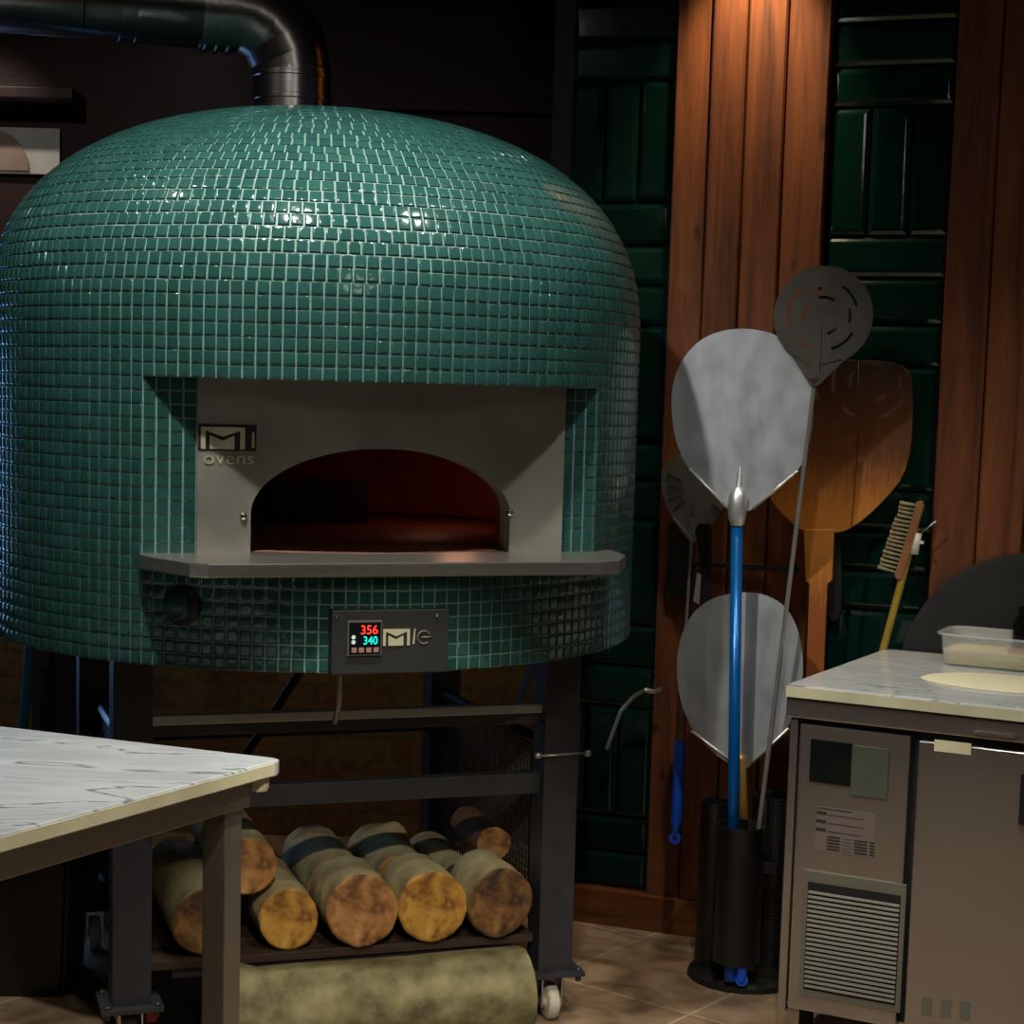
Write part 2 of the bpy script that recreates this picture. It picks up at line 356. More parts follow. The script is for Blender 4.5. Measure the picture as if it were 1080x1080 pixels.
def smooth_poly(pts, it=2):
    for _ in range(it):
        q = []
        for i in range(len(pts)):
            a, b_ = pts[i], pts[(i+1) % len(pts)]
            q.append((a[0]*.75+b_[0]*.25, a[1]*.75+b_[1]*.25)); q.append((a[0]*.25+b_[0]*.75, a[1]*.25+b_[1]*.75))
        pts = q
    return pts
def text_bm(s, size, depth=.001, sx=1.0):
    cu_ = bpy.data.curves.new('t', 'FONT'); cu_.body = s; cu_.size = size; cu_.extrude = depth; cu_.align_x = 'LEFT'; cu_.resolution_u = 4
    o = bpy.data.objects.new('t', cu_); COL.objects.link(o)
    dg = bpy.context.evaluated_depsgraph_get(); me = bpy.data.meshes.new_from_object(o.evaluated_get(dg))
    bm = bmesh.new(); bm.from_mesh(me); bpy.data.objects.remove(o); bpy.data.curves.remove(cu_); bpy.data.meshes.remove(me)
    bm.transform(Matrix.Diagonal((sx, 1, 1, 1)))
    bm.transform(Matrix.Rotation(PI/2, 4, 'X'))      # upright, facing -y
    return bm
def spt(v, s=.001):
    return noise.noise_vector(v)*s

# ------------------------------------------------------------------ the room
W0 = Vector((.1716+.352*.03, 5.304+.936*.03, 0)); WR = math.atan2(-.352, .936)   # tiled wall, its own frame: x along the wall to the right, -y into the room
WM = Matrix.Translation(W0) @ Matrix.Rotation(WR, 4, 'Z')
wn = Vector((.352, .936, 0))
def wallobj(name, bm, mats, **k):
    o = struct(name, bm, mats, **k); o.matrix_world = WM; return o
struct('floor', BOX(-3.4, 4.5, -2.5, 6.6, -.1, 0), 'floor')
struct('ceiling', BOX(-3.4, 4.5, -2.5, 6.6, 3.2, 3.3), 'ceil')
WX0, WX1, WZ0, WZ1 = -3.1, -1.86, .72, 1.86
struct('wall_back', BOX(-1.86, 1.0, 6.2, 6.35, 0, 1.45), 'brick')
struct('wall_upper', BOX(-1.86, 1.0, 6.19, 6.35, 1.45, 3.2), 'back_wood')
bm = bmesh.new(); box(bm, -3.4, WX0, 6.2, 6.35, 0, 3.2); box(bm, WX0, WX1, 6.2, 6.35, 0, WZ0); box(bm, WX0, WX1, 6.2, 6.35, WZ1, 3.2)
struct('wall_window_side', bm, 'pale_wall')
struct('trim_1', BOX(-.85, 1.0, 6.15, 6.19, 2.50, 2.525, .004), 'back_wood')
struct('window_1', BOX(WX0, WX1, 6.24, 6.26, WZ0, WZ1), 'window')
bm = bmesh.new()
for x in (WX0, WX0+.4, WX0+.8, WX1-.03): box(bm, x, x+.03, 6.2, 6.24, WZ0, WZ1, .003)
for z in (WZ0, WZ1-.03): box(bm, WX0, WX1, 6.2, 6.24, z, z+.03, .003)
struct('trim_2', bm, 'black_metal')
struct('wall_left', BOX(-3.5, -3.4, -2.5, 6.35, 0, 3.2), 'pale_wall')
struct('wall_front', BOX(-3.4, 4.5, -2.6, -2.5, 0, 3.2), 'pale_wall')
wallobj('wall_right', BOX(-.055, 4.2, .03, .12, 0, 3.2), 'wallgrout')
bm = BOX(-.12, -.0555, .03, 1.0, 0, 3.2); wallobj('wall_return', bm, 'ceil')
# glazed tile strips between the planks
def tile_strip(name, s0, s1, vs, rows):
    bm = bmesh.new()
    def tl(a, b_, z0, z1):
        g = .0022; a += g; b_ -= g; z0 += g; z1 -= g
        if z1-z0 < .01: return
        b2 = bmesh.new(); iy = .0
        e = .014; dz = random.uniform(-.0006, .0006); dx = random.uniform(-.0006, .0006)
        lo = [b2.verts.new(v) for v in ((a, .028, z0), (b_, .028, z0), (b_, .028, z1), (a, .028, z1))]
        md = [b2.verts.new(v) for v in ((a, .013, z0), (b_, .013, z0), (b_, .013, z1), (a, .013, z1))]
        m2 = [b2.verts.new(v) for v in ((a+.003, .010, z0+.003), (b_-.003, .010, z0+.003), (b_-.003, .010, z1-.003), (a+.003, .010, z1-.003))]
        e = .012
        m3 = [b2.verts.new(v) for v in ((a+e, .004, z0+e), (b_-e, .004, z0+e), (b_-e, .004, z1-e), (a+e, .004, z1-e))]
        e = .018
        tp = [b2.verts.new(v) for v in ((a+e, .0025+dx+dz, z0+e), (b_-e, .0025-dx+dz, z0+e), (b_-e, .0025-dx-dz, z1-e), (a+e, .0025+dx-dz, z1-e))]
        for q, w_ in ((lo, md), (md, m2), (m2, m3), (m3, tp)):
            for i in range(4): f = b2.faces.new((q[i], q[(i+1) % 4], w_[(i+1) % 4], w_[i]))
        f = b2.faces.new(tp)
        merge(bm, b2)
    for kind, z1, z0 in rows:
        if kind == 'H': tl(s0, s1, z0, z1)
        else:
            for a, b_ in zip(vs[:-1], vs[1:]): tl(a, b_, z0, z1)
    return wallobj(name, bm, 'walltile')
tile_strip('trim_3', .704, 1.04, (.704, .818, .932, 1.04), [('H', 3.07, 2.955), ('H', 2.955, 2.84), ('H', 2.84, 2.725), ('H', 2.725, 2.607), ('H', 2.607, 2.489), ('H', 2.489, 2.381), ('V', 2.381, 2.032), ('H', 2.032, 1.919), ('H', 1.919, 1.793), ('H', 1.793, 1.677), ('V', 1.677, 1.333), ('H', 1.333, 1.22), ('H', 1.22, 1.106), ('H', 1.106, .995), ('V', .995, .65), ('H', .65, .535), ('H', .535, .42), ('H', .42, .3), ('H', .3, .105)])
tile_strip('trim_4', -.055, .26, (-.055, .05, .152, .26), [('H', 3.04, 2.925), ('H', 2.925, 2.81), ('H', 2.81, 2.698), ('H', 2.698, 2.583), ('H', 2.583, 2.471), ('V', 2.471, 2.13), ('H', 2.13, 2.007), ('H', 2.007, 1.894), ('H', 1.894, 1.78), ('V', 1.78, 1.44), ('H', 1.44, 1.33), ('H', 1.33, 1.215), ('V', 1.215, .902), ('H', .902, .778), ('H', .778, .654), ('V', .654, .322), ('H', .322, .213), ('H', .213, .105)])
# plank columns
def planks(name, edges, offs, z0=.11, z1=3.2):
    bm = bmesh.new()
    for (a, b_), o_ in zip(zip(edges[:-1], edges[1:]), offs):
        n_ = 28; b2 = bmesh.new(); rows_ = []
        for i in range(n_+1):
            z = z0 + (z1-z0)*i/n_
            w1 = .0018*noise.noise((a*9, z*1.3, 0)); w2 = .0018*noise.noise((b_*9, z*1.3, 4))
            aa = a+.0022+w1; bb = b_-.0022+w2; y = -o_
            rows_.append([b2.verts.new(v) for v in ((aa, .028, z), (aa, y+.005, z), (aa+.005, y, z), (bb-.005, y, z), (bb, y+.005, z), (bb, .028, z))])
        for r1, r2 in zip(rows_[:-1], rows_[1:]):
            for k in range(5): b2.faces.new((r1[k], r1[k+1], r2[k+1], r2[k]))
        b2.faces.new(rows_[0]); b2.faces.new(rows_[-1][::-1])
        merge(bm, b2)
    return wallobj(name, bm, 'plank')
planks('trim_5', (.262, .367, .47, .582, .704), (.022, .034, .027, .020), .105)
planks('trim_6', (1.04, 1.162, 1.285, 1.41, 1.53, 1.66, 1.78, 1.9, 2.02), (.024, .030, .022, .03, .026, .03, .024, .03), .105)
bm = bmesh.new(); box(bm, -.055, 2.6, -.042, .028, 0, .105, .004); wallobj('baseboard_right', bm, 'skirting')

# ------------------------------------------------------------------ pizza oven
OC = Vector((-.513, 4.68, 0)); OT = math.radians(18.8)
ofr = Vector((math.sin(OT), -math.cos(OT), 0)); ort = Vector((math.cos(OT), math.sin(OT), 0))
def oven_uv(px, py, v):
    P = onp(px, py, OC + ofr*v, ofr) - OC
    return P.dot(ort), P.z
R, ZB, ZL, ZT = .82, .965, 1.595, 2.262
oven = thing('pizza_oven', 'large domed pizza oven clad in teal mosaic tiles with a wide black mouth', 'oven', OC, OT)
# profile by arc length
prof = [(R-.012, ZB-.001), (R, ZB)] if False else [(R, ZB)]
for i in range(1, 26): prof.append((R, ZB + i*.03))
zs = prof[-1][1]; ne = 2.4
for i in range(1, 200):
    a = PI/2*i/199
    prof.append((max(1e-5, R*max(0, math.cos(a))**(2/ne)), zs + (ZT-zs)*math.sin(a)**(2/ne)))
def arc(prof):
    s = [0]
    for p, q in zip(prof[:-1], prof[1:]): s.append(s[-1] + math.hypot(q[0]-p[0], q[1]-p[1]))
    return s
AS = arc(prof)
def psamp(s):
    import bisect
    i = min(max(bisect.bisect_right(AS, s)-1, 0), len(AS)-2); t_ = (s-AS[i])/max(1e-9, AS[i+1]-AS[i])
    p, q = prof[i], prof[i+1]
    d = Vector((q[0]-p[0], 0, q[1]-p[1])).normalized()
    return p[0]+(q[0]-p[0])*t_, p[1]+(q[1]-p[1])*t_, (d.z, -d.x)     # radius, height, outward normal (r,z)
OA = math.radians(40)
bm = bmesh.new(); PR = .03; NC = 180
def ov(ph, r_, z): return Vector((r_*math.sin(ph), -r_*math.cos(ph), z))        # ph = 0 faces the mouth
srow = 0; row = 0
smax = AS[-1]
while srow < smax-.06:
    s1 = srow+PR; ra, za, na = psamp(srow); rb, zb, nb = psamp(s1); rm = (ra+rb)/2
    cyl = row < 24
    n_ = NC if cyl or rm > .8 else max(12, round(2*PI*rm/.0288))
    off = 0 if cyl or row < 28 else random.random()*.8+.1
    if row in (24, 25, 26, 27): n_ = NC
    dph = 2*PI/n_
    for k in range(n_):
        p0 = (k+off)*dph - PI; p1 = p0+dph; pm = (p0+p1)/2; pmw = (pm+PI) % (2*PI)-PI
        if 8 <= row < 21 and abs(pmw) < OA: continue
        # grout bed
        q = [bm.verts.new(v) for v in (ov(p0, ra, za), ov(p1, ra, za), ov(p1, rb, zb), ov(p0, rb, zb))]
        f = bm.faces.new(q); f.material_index = 1; f.smooth = True
        # tile, slightly tilted and shifted by hand laying
        g = .0021; jx = random.uniform(-.0005, .0005); jz = random.uniform(-.0005, .0005)
        wob = .0016*noise.noise((pm*3.1, row*.6, 1.7)) if row > 12 else .0005*noise.noise((pm*3.1, row*.6, 1.7))
        tw = random.gauss(0, .00010); tv = random.gauss(0, .00010)
        shape = []
        for (lift, ins) in ((0, 0), (.0022, 0), (.0032, .0005), (.0037, .0014), (.00378, .0040)):
            ring = []
            for (ca, cs) in ((-1, -1), (1, -1), (1, 1), (-1, 1)):
                ss = (srow+g+ins+wob+jz) if cs < 0 else (s1-g-ins+wob+jz)
                rr, zz, nn = psamp(min(max(ss, .0008), smax))
                ga = (g+ins)/max(rm, .05)
                ph = (p0+ga if ca < 0 else p1-ga) + jx/rm
                L = lift + ca*tw*(lift > 0) + cs*tv*(lift > 0)
                ring.append(bm.verts.new(ov(ph, rr+nn[0]*L, zz+nn[1]*L)))
            shape.append(ring)
        for A_, B_ in zip(shape[:-1], shape[1:]):
            for i in range(4): f = bm.faces.new((A_[i], A_[(i+1) % 4], B_[(i+1) % 4], B_[i])); f.material_index = 0; f.smooth = True
        f = bm.faces.new(shape[-1]); f.material_index = 0; f.smooth = True
    srow = s1; row += 1
# closing cap under the flue and underside
rr, zz, _ = psamp(srow)
lathe(bm, [(rr, zz), (rr*.5, zz+.003), (0, zz+.004)], 60, 1)
lathe(bm, [(0, ZB+.012), (R-.03, ZB+.012), (R-.002, ZB+.001)], 90, 1)
obj('mosaic_shell', bm, ['mosaic', 'grout'], oven, True, 75)
# flat recess plane behind the mouth
u1 = R*math.sin(OA); vf = R*math.cos(OA)-.002
ZS = ZB+8*PR                                           # 1.205
USL, USR = -.41, .445
def flat_tiles(bm, a, b_):
    n_ = max(1, round((b_-a)/.0288)); 
    for i in range(n_):
        for j in range(13):
            x0 = a+(b_-a)*i/n_; x1 = a+(b_-a)*(i+1)/n_; z0 = ZS+j*PR; g = .0021; tl = random.gauss(0, .0002)
            q = [(x0+g, z0+g), (x1-g, z0+g), (x1-g, z0+PR-g), (x0+g, z0+PR-g)]
            A_ = [bm.verts.new((x, -vf, z)) for x, z in q]; B_ = [bm.verts.new((x+(.001 if x < (x0+x1)/2 else -.001), -vf-.0032-(tl if x < (x0+x1)/2 else -tl), z+(.001 if z < z0+PR/2 else -.001))) for x, z in q]
            for k in range(4): bm.faces.new((A_[k], A_[(k+1) % 4], B_[(k+1) % 4], B_[k]))
            bm.faces.new(B_)
for a, b_ in ((-u1, USL), (USR, u1)):
    bm = bmesh.new(); flat_tiles(bm, a, b_)
    b2 = bmesh.new(); box(b2, a, b_, -vf, -vf+.01, ZS, ZL); merge(bm, b2, None, 1)
    obj('jamb_tiles', bm, ['mosaic', 'grout'], oven)
# soffit segment closing the lintel
pts = [(-u1, -vf)] + [(R*math.sin(a), -R*math.cos(a)) for a in [(-OA + 2*OA*i/40) for i in range(41)]] + [(u1, -vf)]
bm = bmesh.new(); prism(bm, [(p[0]*.999, p[1]*.998) for p in pts[1:-1]], ZL+.0005, ZL+.012, plane='xy')
obj('lintel_soffit', bm, 'soffit', oven)
# steel front plate with the arched opening
AW, AH, AZ0 = .303, .238, 1.208
def archpts(w, h_, z0, n_=40, p=2.5, straight=.10):
    out = [(-w, z0)]
    for i in range(n_+1):
        a = PI - PI*i/n_
        c, s_ = math.cos(a), math.sin(a)
        out.append((math.copysign(abs(c)**(2/p), c)*w, z0+straight+(h_-straight)*abs(s_)**(2/p)))
    out.append((w, z0)); return out
inner = archpts(AW, AH, AZ0, p=2.0, straight=.09)
inner = [(x+.012, z) for x, z in inner]
bm = bmesh.new()
def outer_for(x, z):
    cx_, cz_ = .015, AZ0; d = Vector((x-cx_, z-cz_+.0001)); best = 9
    for lim, comp in ((USR-cx_, d.x), (cx_-USL, -d.x), (ZL-cz_, d.y)):
        if comp > 1e-6: best = min(best, lim/comp)
    return (cx_+d.x*best, cz_+d.y*best)
outer = [outer_for(x, z) for x, z in inner]; outer[0] = (USL, AZ0); outer[-1] = (USR, AZ0)
# snap the nearest samples to the upper corners
for tx in (USL, USR):
    i = min(range(len(outer)), key=lambda k: (outer[k][0]-tx)**2+(outer[k][1]-ZL)**2); outer[i] = (tx, ZL)
yf, yb = -vf-.012, -vf+.06
I1 = [bm.verts.new((x, yf, z)) for x, z in inner]; O1 = [bm.verts.new((x, yf, z)) for x, z in outer]
I2 = [bm.verts.new((x, yb, z)) for x, z in inner]; O2 = [bm.verts.new((x, -vf+.02, z)) for x, z in outer]
for i in range(len(inner)-1):
    bm.faces.new((I1[i], I1[i+1], O1[i+1], O1[i])); bm.faces.new((I1[i], I2[i], I2[i+1], I1[i+1])); bm.faces.new((O1[i], O1[i+1], O2[i+1], O2[i]))
obj('front_plate', bm, 'steel_front', oven)
# cooking chamber
bm = bmesh.new(); b2 = bmesh.new(); Rc = .66; hc = .34; zc = 1.213
segs = 72; rings = []
pf = [(Rc, zc), (Rc, zc+.08)] + [(Rc*math.cos(a), zc+.08+(hc-.08)*math.sin(a)) for a in [PI/2*i/14 for i in range(1, 15)]]
for (r_, z) in pf: rings.append([b2.verts.new((max(r_, .001)*math.cos(2*PI*k/segs), max(r_, .001)*math.sin(2*PI*k/segs), z)) for k in range(segs)])
for A_, B_ in zip(rings[:-1], rings[1:]):
    for k in range(segs):
        vs_ = (A_[k], A_[(k+1) % segs], B_[(k+1) % segs], B_[k]); c_ = sum((v.co for v in vs_), Vector())/4
        if c_.y < -.45 and abs(c_.x-.012) < .36 and c_.z < 1.47: continue
        b2.faces.new(vs_)
merge(bm, b2)
for fcs in bm.faces: fcs.smooth = True
obj('chamber_dome', bm, 'brick_in', oven)
bm = bmesh.new(); lathe(bm, [(0, zc-.002), (Rc, zc-.002), (Rc, zc-.02), (0, zc-.02)], 64); obj('chamber_floor', bm, 'brick_floor', oven)
bm = bmesh.new()                                       # brick throat between plate and dome
i2 = [(x*1.0, z) for x, z in inner]
A_ = [bm.verts.new((x, yb, z)) for x, z in i2]; B_ = [bm.verts.new((x*1.12, -.42, z+.0)) for x, z in i2]
for i in range(len(i2)-1): bm.faces.new((A_[i], A_[i+1], B_[i+1], B_[i]))
obj('mouth_throat', bm, 'brick_in', oven)
bm = bmesh.new(); box(bm, -.335, .355, -.62, -.40, 1.1995, 1.209); obj('mouth_sill', bm, 'brick_floor', oven)
bu, bz = oven_uv(300, 540, -.25); cu2, cz2 = oven_uv(381, 506, -.25)
bm = bmesh.new(); box(bm, bu-.12, cu2, .16, .30, zc-.002, cz2, .006)
box(bm, bu-.15, bu-.02, .12, .2, zc-.002, cz2+.02, .02); obj('gas_burner', bm, 'charcoal', oven)
# shelf
shelf = [(-.53, -.56), (-.535, -.655), (-.515, -.72), (-.455, -.84), (-.42, -.862), (.46, -.862), (.51, -.84), (.575, -.72), (.588, -.655), (.588, -.52)]
bm = bmesh.new(); prism(bm, shelf, 1.180, 1.2105, plane='xy', bev=.003); obj('landing_shelf', bm, 'steel_shelf', oven)
for px, py in ((257, 545), (538, 541)):
    x, z = oven_uv(px, py, vf+.015); bm = bmesh.new()
    lathe(bm, [(0, .009), (.005, .008), (.008, .003), (.009, 0)], 16, T=Matrix.Translation((x, yf-.001, z)) @ Matrix.Rotation(PI/2, 4, 'X')); obj('plate_bolt', bm, 'chrome', oven)
# logo: box with the letter M and lettering below
def mlogo(bm, x0, x1, z0, z1, y, d=.002):
    """pale square bracket with a dark M inside, drawn as pale shapes"""
    w_ = x1-x0; h_ = z1-z0
    def X(a): return x0+a*w_
    def Z(a): return z0+a*h_
    for poly in ([(0, 0), (.1, 0), (.1, .84), (0, .84)], [(.86, 0), (.96, 0), (.96, .84), (.86, .84)],
                 [(0, .84), (.96, .84), (.96, 1), (0, 1)], [(.1, .84), (.86, .84), (.48, .56)],
                 [(.19, .0), (.73, .0), (.73, .62), (.48, .38), (.19, .62)]):
        prism(bm, [(X(a), Z(b_)) for a, b_ in poly], y, y-d)
x0, z1 = oven_uv(212, 450, vf+.014); x1, z0 = oven_uv(260, 474, vf+.014)
bm = bmesh.new(); mlogo(bm, x0, x1, z0, z1, yf-.0015); prism(bm, [(x1+.012, z0+.004), (x1+.017, z0+.004), (x1+.017, z1-.01), (x1+.012, z1-.01)], yf-.0015, yf-.0035)
obj('maker_emblem', bm, 'logo', oven)
bm = bmesh.new(); box(bm, x0-.006, x1+.022, yf-.0012, yf, z0-.004, z1+.006); obj('emblem_backing', bm, 'logo_dark', oven)
xa, za = oven_uv(214, 489, vf+.014); xb, _ = oven_uv(268, 489, vf+.014)
tb = text_bm('ovens', .040, .0008); wx = max(v.co.x for v in tb.verts); tb.transform(Matrix.Translation((xa, yf-.002, za)) @ Matrix.Diagonal(((xb-xa)/wx, 1, 1, 1)))
obj('maker_lettering', tb, 'logo', oven)
# control panel
pu0, pu1, pz0, pz1 = -.150, .112, .966, 1.106; yp = -.842
bm = bmesh.new(); box(bm, pu0, pu1, yp, -.80, pz0, pz1, .003); pan = obj('control_panel', bm, 'charcoal', oven)
def pl(px, py): return oven_uv(px, py, .842)
a, zt_ = pl(366, 654.5); b_, zb_ = pl(402, 691)
bm = bmesh.new(); box(bm, a, b_, yp-.006, yp, zb_, zt_, .002); obj('display_bezel', bm, 'panel_grey', pan)
dw = b_-a; dh = zt_-zb_
bm = bmesh.new(); box(bm, a+.004, b_-.004, yp-.0075, yp-.005, zb_+.004, zt_-.004); obj('display_screen', bm, 'display', pan)
yt = yp-.0085
tb = text_bm('356', dh*.36, .0003, 1.0); wx = max(v.co.x for v in tb.verts); tb.transform(Matrix.Translation((a+dw*.36, yt, zb_+dh*.62)) @ Matrix.Diagonal((dw*.5/wx, 1, 1, 1))); obj('red_reading', tb, 'led_red', pan)
tb = text_bm('340', dh*.33, .0003, 1.0); wx = max(v.co.x for v in tb.verts); tb.transform(Matrix.Translation((a+dw*.44, yt, zb_+dh*.33)) @ Matrix.Diagonal((dw*.42/wx, 1, 1, 1))); obj('cyan_reading', tb, 'led_cyan', pan)
bm = bmesh.new()
for z in (.54, .40): bm = bmesh.new(); lathe(bm, [(0, .0006), (dw*.06, 0)], 12, T=Matrix.Translation((a+dw*.17, yt, zb_+dh*z)) @ Matrix.Rotation(PI/2, 4, 'X')); obj('status_light', bm, 'led_white', pan)
for i in range(4):
    bm = bmesh.new(); c_ = a+dw*(.12+.21*i); box(bm, c_, c_+dw*.15, yt, yp-.006, zb_+dh*.1, zb_+dh*.24, .001); obj('display_key', bm, 'keys', pan)
a2, zt2 = pl(404, 663.5); b2_, zb2 = pl(433, 680.5)
bm = bmesh.new(); mlogo(bm, a2, b2_, zb2, zt2, yp-.001, .0012); prism(bm, [(b2_+.004, zb2+.003), (b2_+.008, zb2+.004), (b2_+.010, zt2), (b2_+.0075, zt2)], yp-.001, yp-.002)
obj('panel_emblem', bm, 'logo', pan)
cx_, cz_ = pl(447, 672); bm = bmesh.new()
pts = [(cx_+.014*math.cos(t_), yp-.001, cz_+.014*math.sin(t_)) for t_ in [math.radians(x) for x in range(20, 320, 12)]]; tube(bm, pts, .0016, 8)
tube(bm, [(cx_-.006, yp-.001, cz_), (cx_+.018, yp-.001, cz_)], .0016, 8); obj('panel_ring_mark', bm, 'vent', pan)
for px, py in ((355.5, 651), (461, 649)):
    x, z = pl(px, py); bm = bmesh.new(); lathe(bm, [(0, .003), (.003, .0025), (.0042, 0)], 12, T=Matrix.Translation((x, yp-.0005, z)) @ Matrix.Rotation(PI/2, 4, 'X')); obj('panel_screw', bm, 'chrome', pan)
# round knob on the left below the shelf
kn = onp(195, 640, OC+ofr*.72, ofr)-OC; ku, kz = kn.dot(ort), kn.z; ang = math.asin(ku/R)
T = Matrix.Translation(ov(ang, R+.002, kz)) @ Matrix.Rotation(ang, 4, 'Z') @ Matrix.Rotation(PI/2, 4, 'X')
bm = bmesh.new(); lathe(bm, [(0, .012), (.04, .012), (.045, .004), (.045, -.02)], 32, T=T); kb = obj('knob_mount', bm, 'black_plastic', oven)
bm = bmesh.new(); lathe(bm, [(0, .04), (.026, .039), (.031, .034), (.032, .012)], 32, T=T); obj('round_knob', bm, 'knob', kb)

# ------------------------------------------------------------------ stand on casters
stand = thing('oven_stand', 'dark grey steel stand on casters under the mosaic oven', 'stand', OC, OT)
LW = .045; LX = .525; LY = .41
ztop = ZB+.010
def leg(x, y, front):
    bm = bmesh.new(); box(bm, x-LW, x+LW, y-LW, y+LW, .132, ztop, .004)
    l = obj('leg', bm, 'black_metal', stand)
    bm = bmesh.new(); box(bm, x-.072, x+.072, y-.072, y+.072, .122, .134, .003)
    for sx in (-1, 1):
        for sy in (-1, 1):
            lathe(bm, [(0, .142), (.007, .142), (.008, .136), (.008, .112), (.005, .108), (0, .108)], 10, c=(x+sx*.058, y+sy*.058, 0))
    obj('mount_plate', bm, 'black_metal', l)
    bm = bmesh.new()
    for s_ in (-1, 1): box(bm, x+s_*.026-.002, x+s_*.026+.002, y-.03, y+.02, .035, .122, .001)
    obj('caster_fork', bm, 'chrome', l)
    bm = bmesh.new(); T = Matrix.Translation((x, y-.012, .047)) @ Matrix.Rotation(PI/2, 4, 'Y')
    lathe(bm, [(0, .019), (.012, .019), (.014, .015), (.036, .016), (.043, .014), (.047, .008), (.047, -.008), (.043, -.014), (.036, -.016), (.014, -.015), (.012, -.019), (0, -.019)], 32, T=T)
    obj('caster_wheel', bm, 'caster', l)
    return l
lf = None
for x in (-LX, LX):
    for y in (-LY-.015, LY): 
        l = leg(x if y < 0 or x < 0 else x*.90, y, y < 0); 
        if x < 0 and y < 0: lf = l
bm = bmesh.new(); box(bm, -LX+.035, -LX+.06, -LY-.045, -LY-.03, .085, .118, .002); obj('red_sticker', bm, 'red', lf)
bm = bmesh.new(); box(bm, -LX+LW, LX-LW, -LY-.03, -LY+.01, .585, .638, .003); obj('cross_beam', bm, 'black_metal', stand)
bm = bmesh.new(); box(bm, -LX*.9+LW, LX*.9-LW, LY-.02, LY+.02, .585, .638, .003); obj('cross_beam', bm, 'black_metal', stand)
bm = bmesh.new(); box(bm, -LX+LW, LX-LW, -LY-.035, -LY-.005, .79, .812, .002); obj('upper_rail', bm, 'alu', stand)
bm = bmesh.new(); box(bm, -LX+LW, LX-LW, -LY-.025, -LY+.015, .762, .79, .002); obj('upper_beam', bm, 'black_metal', stand)
bm = bmesh.new(); tube(bm, [(LX-LW-.02, -LY-.075, .690), (LX+LW+.02, -LY-.062, .690)], .003, 10)
for xx in (LX-LW-.02, LX+LW+.02): lathe(bm, [(0, .009), (.008, .007), (.008, -.007), (0, -.009)], 10, T=Matrix.Translation((xx, -LY-.068, .690)) @ Matrix.Rotation(PI/2, 4, 'Y'))
obj('tie_bolt', bm, 'rod', stand)
for sx in (-1, 1):
    bm = bmesh.new(); y0, y1 = -LY+.03, LY-.045; za, zb = .24, .70
    def xs(y): return sx*(LX - (LX*.1 if sx > 0 else 0)*(y-(-LY))/(2*LY) - .01)
    def bar(p, q, r_): tube(bm, [p, q], r_, 6, True)
    bar((xs(y0), y0, za), (xs(y1), y1, za), .012); bar((xs(y0), y0, zb), (xs(y1), y1, zb), .014)
    for i in range(37): 
        y = y0+(y1-y0)*i/36; bar((xs(y), y, za), (xs(y), y, zb), .0022)
    for i in range(1, 24):
        z = za+(zb-za)*i/24; bar((xs(y0), y0, z), (xs(y1), y1, z), .0016)
    obj('mesh_side_panel', bm, 'black_metal', stand)
    bm = bmesh.new(); T = Matrix.Translation((sx*(LX-.01), -LY+.15, .84)) @ Matrix.Rotation(math.radians(42), 4, 'X')
    box(bm, -.018, .018, -.018, .018, -.16, .16, .003, T=T); obj('corner_brace', bm, 'black_metal', stand)
bm = bmesh.new()
for i in range(7):
    y = -LY-.02+i*.125; box(bm, -LX+LW+.002, LX-LW-.002, y, y+.118, .200, .222, .003)
obj('storage_shelf', bm, 'slat', stand)
for y in (-LY-.01, LY-.02):
    bm = bmesh.new(); box(bm, -LX*.9+LW+.001, LX*.9-LW-.001, y, y+.03, .175, .199, .002); obj('shelf_rail', bm, 'black_metal', stand)
# gas line hanging from the burner
def ol(u_, v_, z): return (u_, -v_, z)
bm = bmesh.new(); tube(bm, [ol(.04, -.1, .97), ol(.01, -.12, .85), ol(-.06, -.16, .72), ol(-.14, -.2, .58), ol(-.20, -.24, .44), ol(-.26, -.3, .30), ol(-.27, -.3, .235)], .012, 12); 
o = obj('gas_hose', bm, 'rubber', None, True); o.location = OC; o.rotation_euler = (0, 0, OT); tag(o, 'thin black gas hose slanting down behind the stand beams under the oven', 'hose')
bm = bmesh.new(); pu, pz_ = oven_uv(358, 722, .60); tube(bm, [(pu, -.60, .966), (pu, -.60, .86), (pu+.01, -.52, .80)], .007, 10); obj('cable_conduit', bm, 'rod', oven, True)

# ------------------------------------------------------------------ flue
fx, fy = -.022, .30
flue = thing('flue_pipe', 'shiny steel flue elbow rising from the oven top and turning left into a black duct', 'pipe', OC, OT)
rf = .106
bm = bmesh.new(); lathe(bm, [(rf+.010, 2.20), (rf+.010, 2.235), (rf, 2.24), (rf, 2.335), (rf+.004, 2.337), (rf+.004, 2.347), (rf, 2.349), (rf, 2.395), (rf+.004, 2.397), (rf+.004, 2.405), (rf, 2.407), (rf, 2.42)], 48, c=(fx, fy, 0)); obj('riser', bm, 'duct', flue, True, 30)
bm = bmesh.new(); zc2 = 2.415; re = .15; gores = 5; pts = []
for i in range(gores+1):
    a = PI/2*i/gores; pts.append((fx-re+re*math.cos(a), fy, zc2+re*math.sin(a)))
for i in range(gores): tube(bm, [pts[i], pts[i+1]], rf+(.003 if i % 2 else 0), 40, False)
for p_ in pts: 
    pass
tube(bm, pts, rf-.001, 40, False)
obj('elbow', bm, 'duct', flue, True, 30)
bm = bmesh.new(); x0 = pts[-1][0]; zz = pts[-1][2]
tube(bm, [(x0, fy, zz), (x0-.10, fy, zz)], rf+.006, 40)
for dx in (.02, .05, .08): tube(bm, [(x0-dx, fy, zz), (x0-dx-.008, fy, zz)], rf+.012, 40)
obj('clamp_sleeve', bm, 'duct', flue, True, 30)
bm = bmesh.new(); xx = x0-.10; tube(bm, [(xx, fy, zz), (xx-.30, fy, zz)], rf+.002, 40)
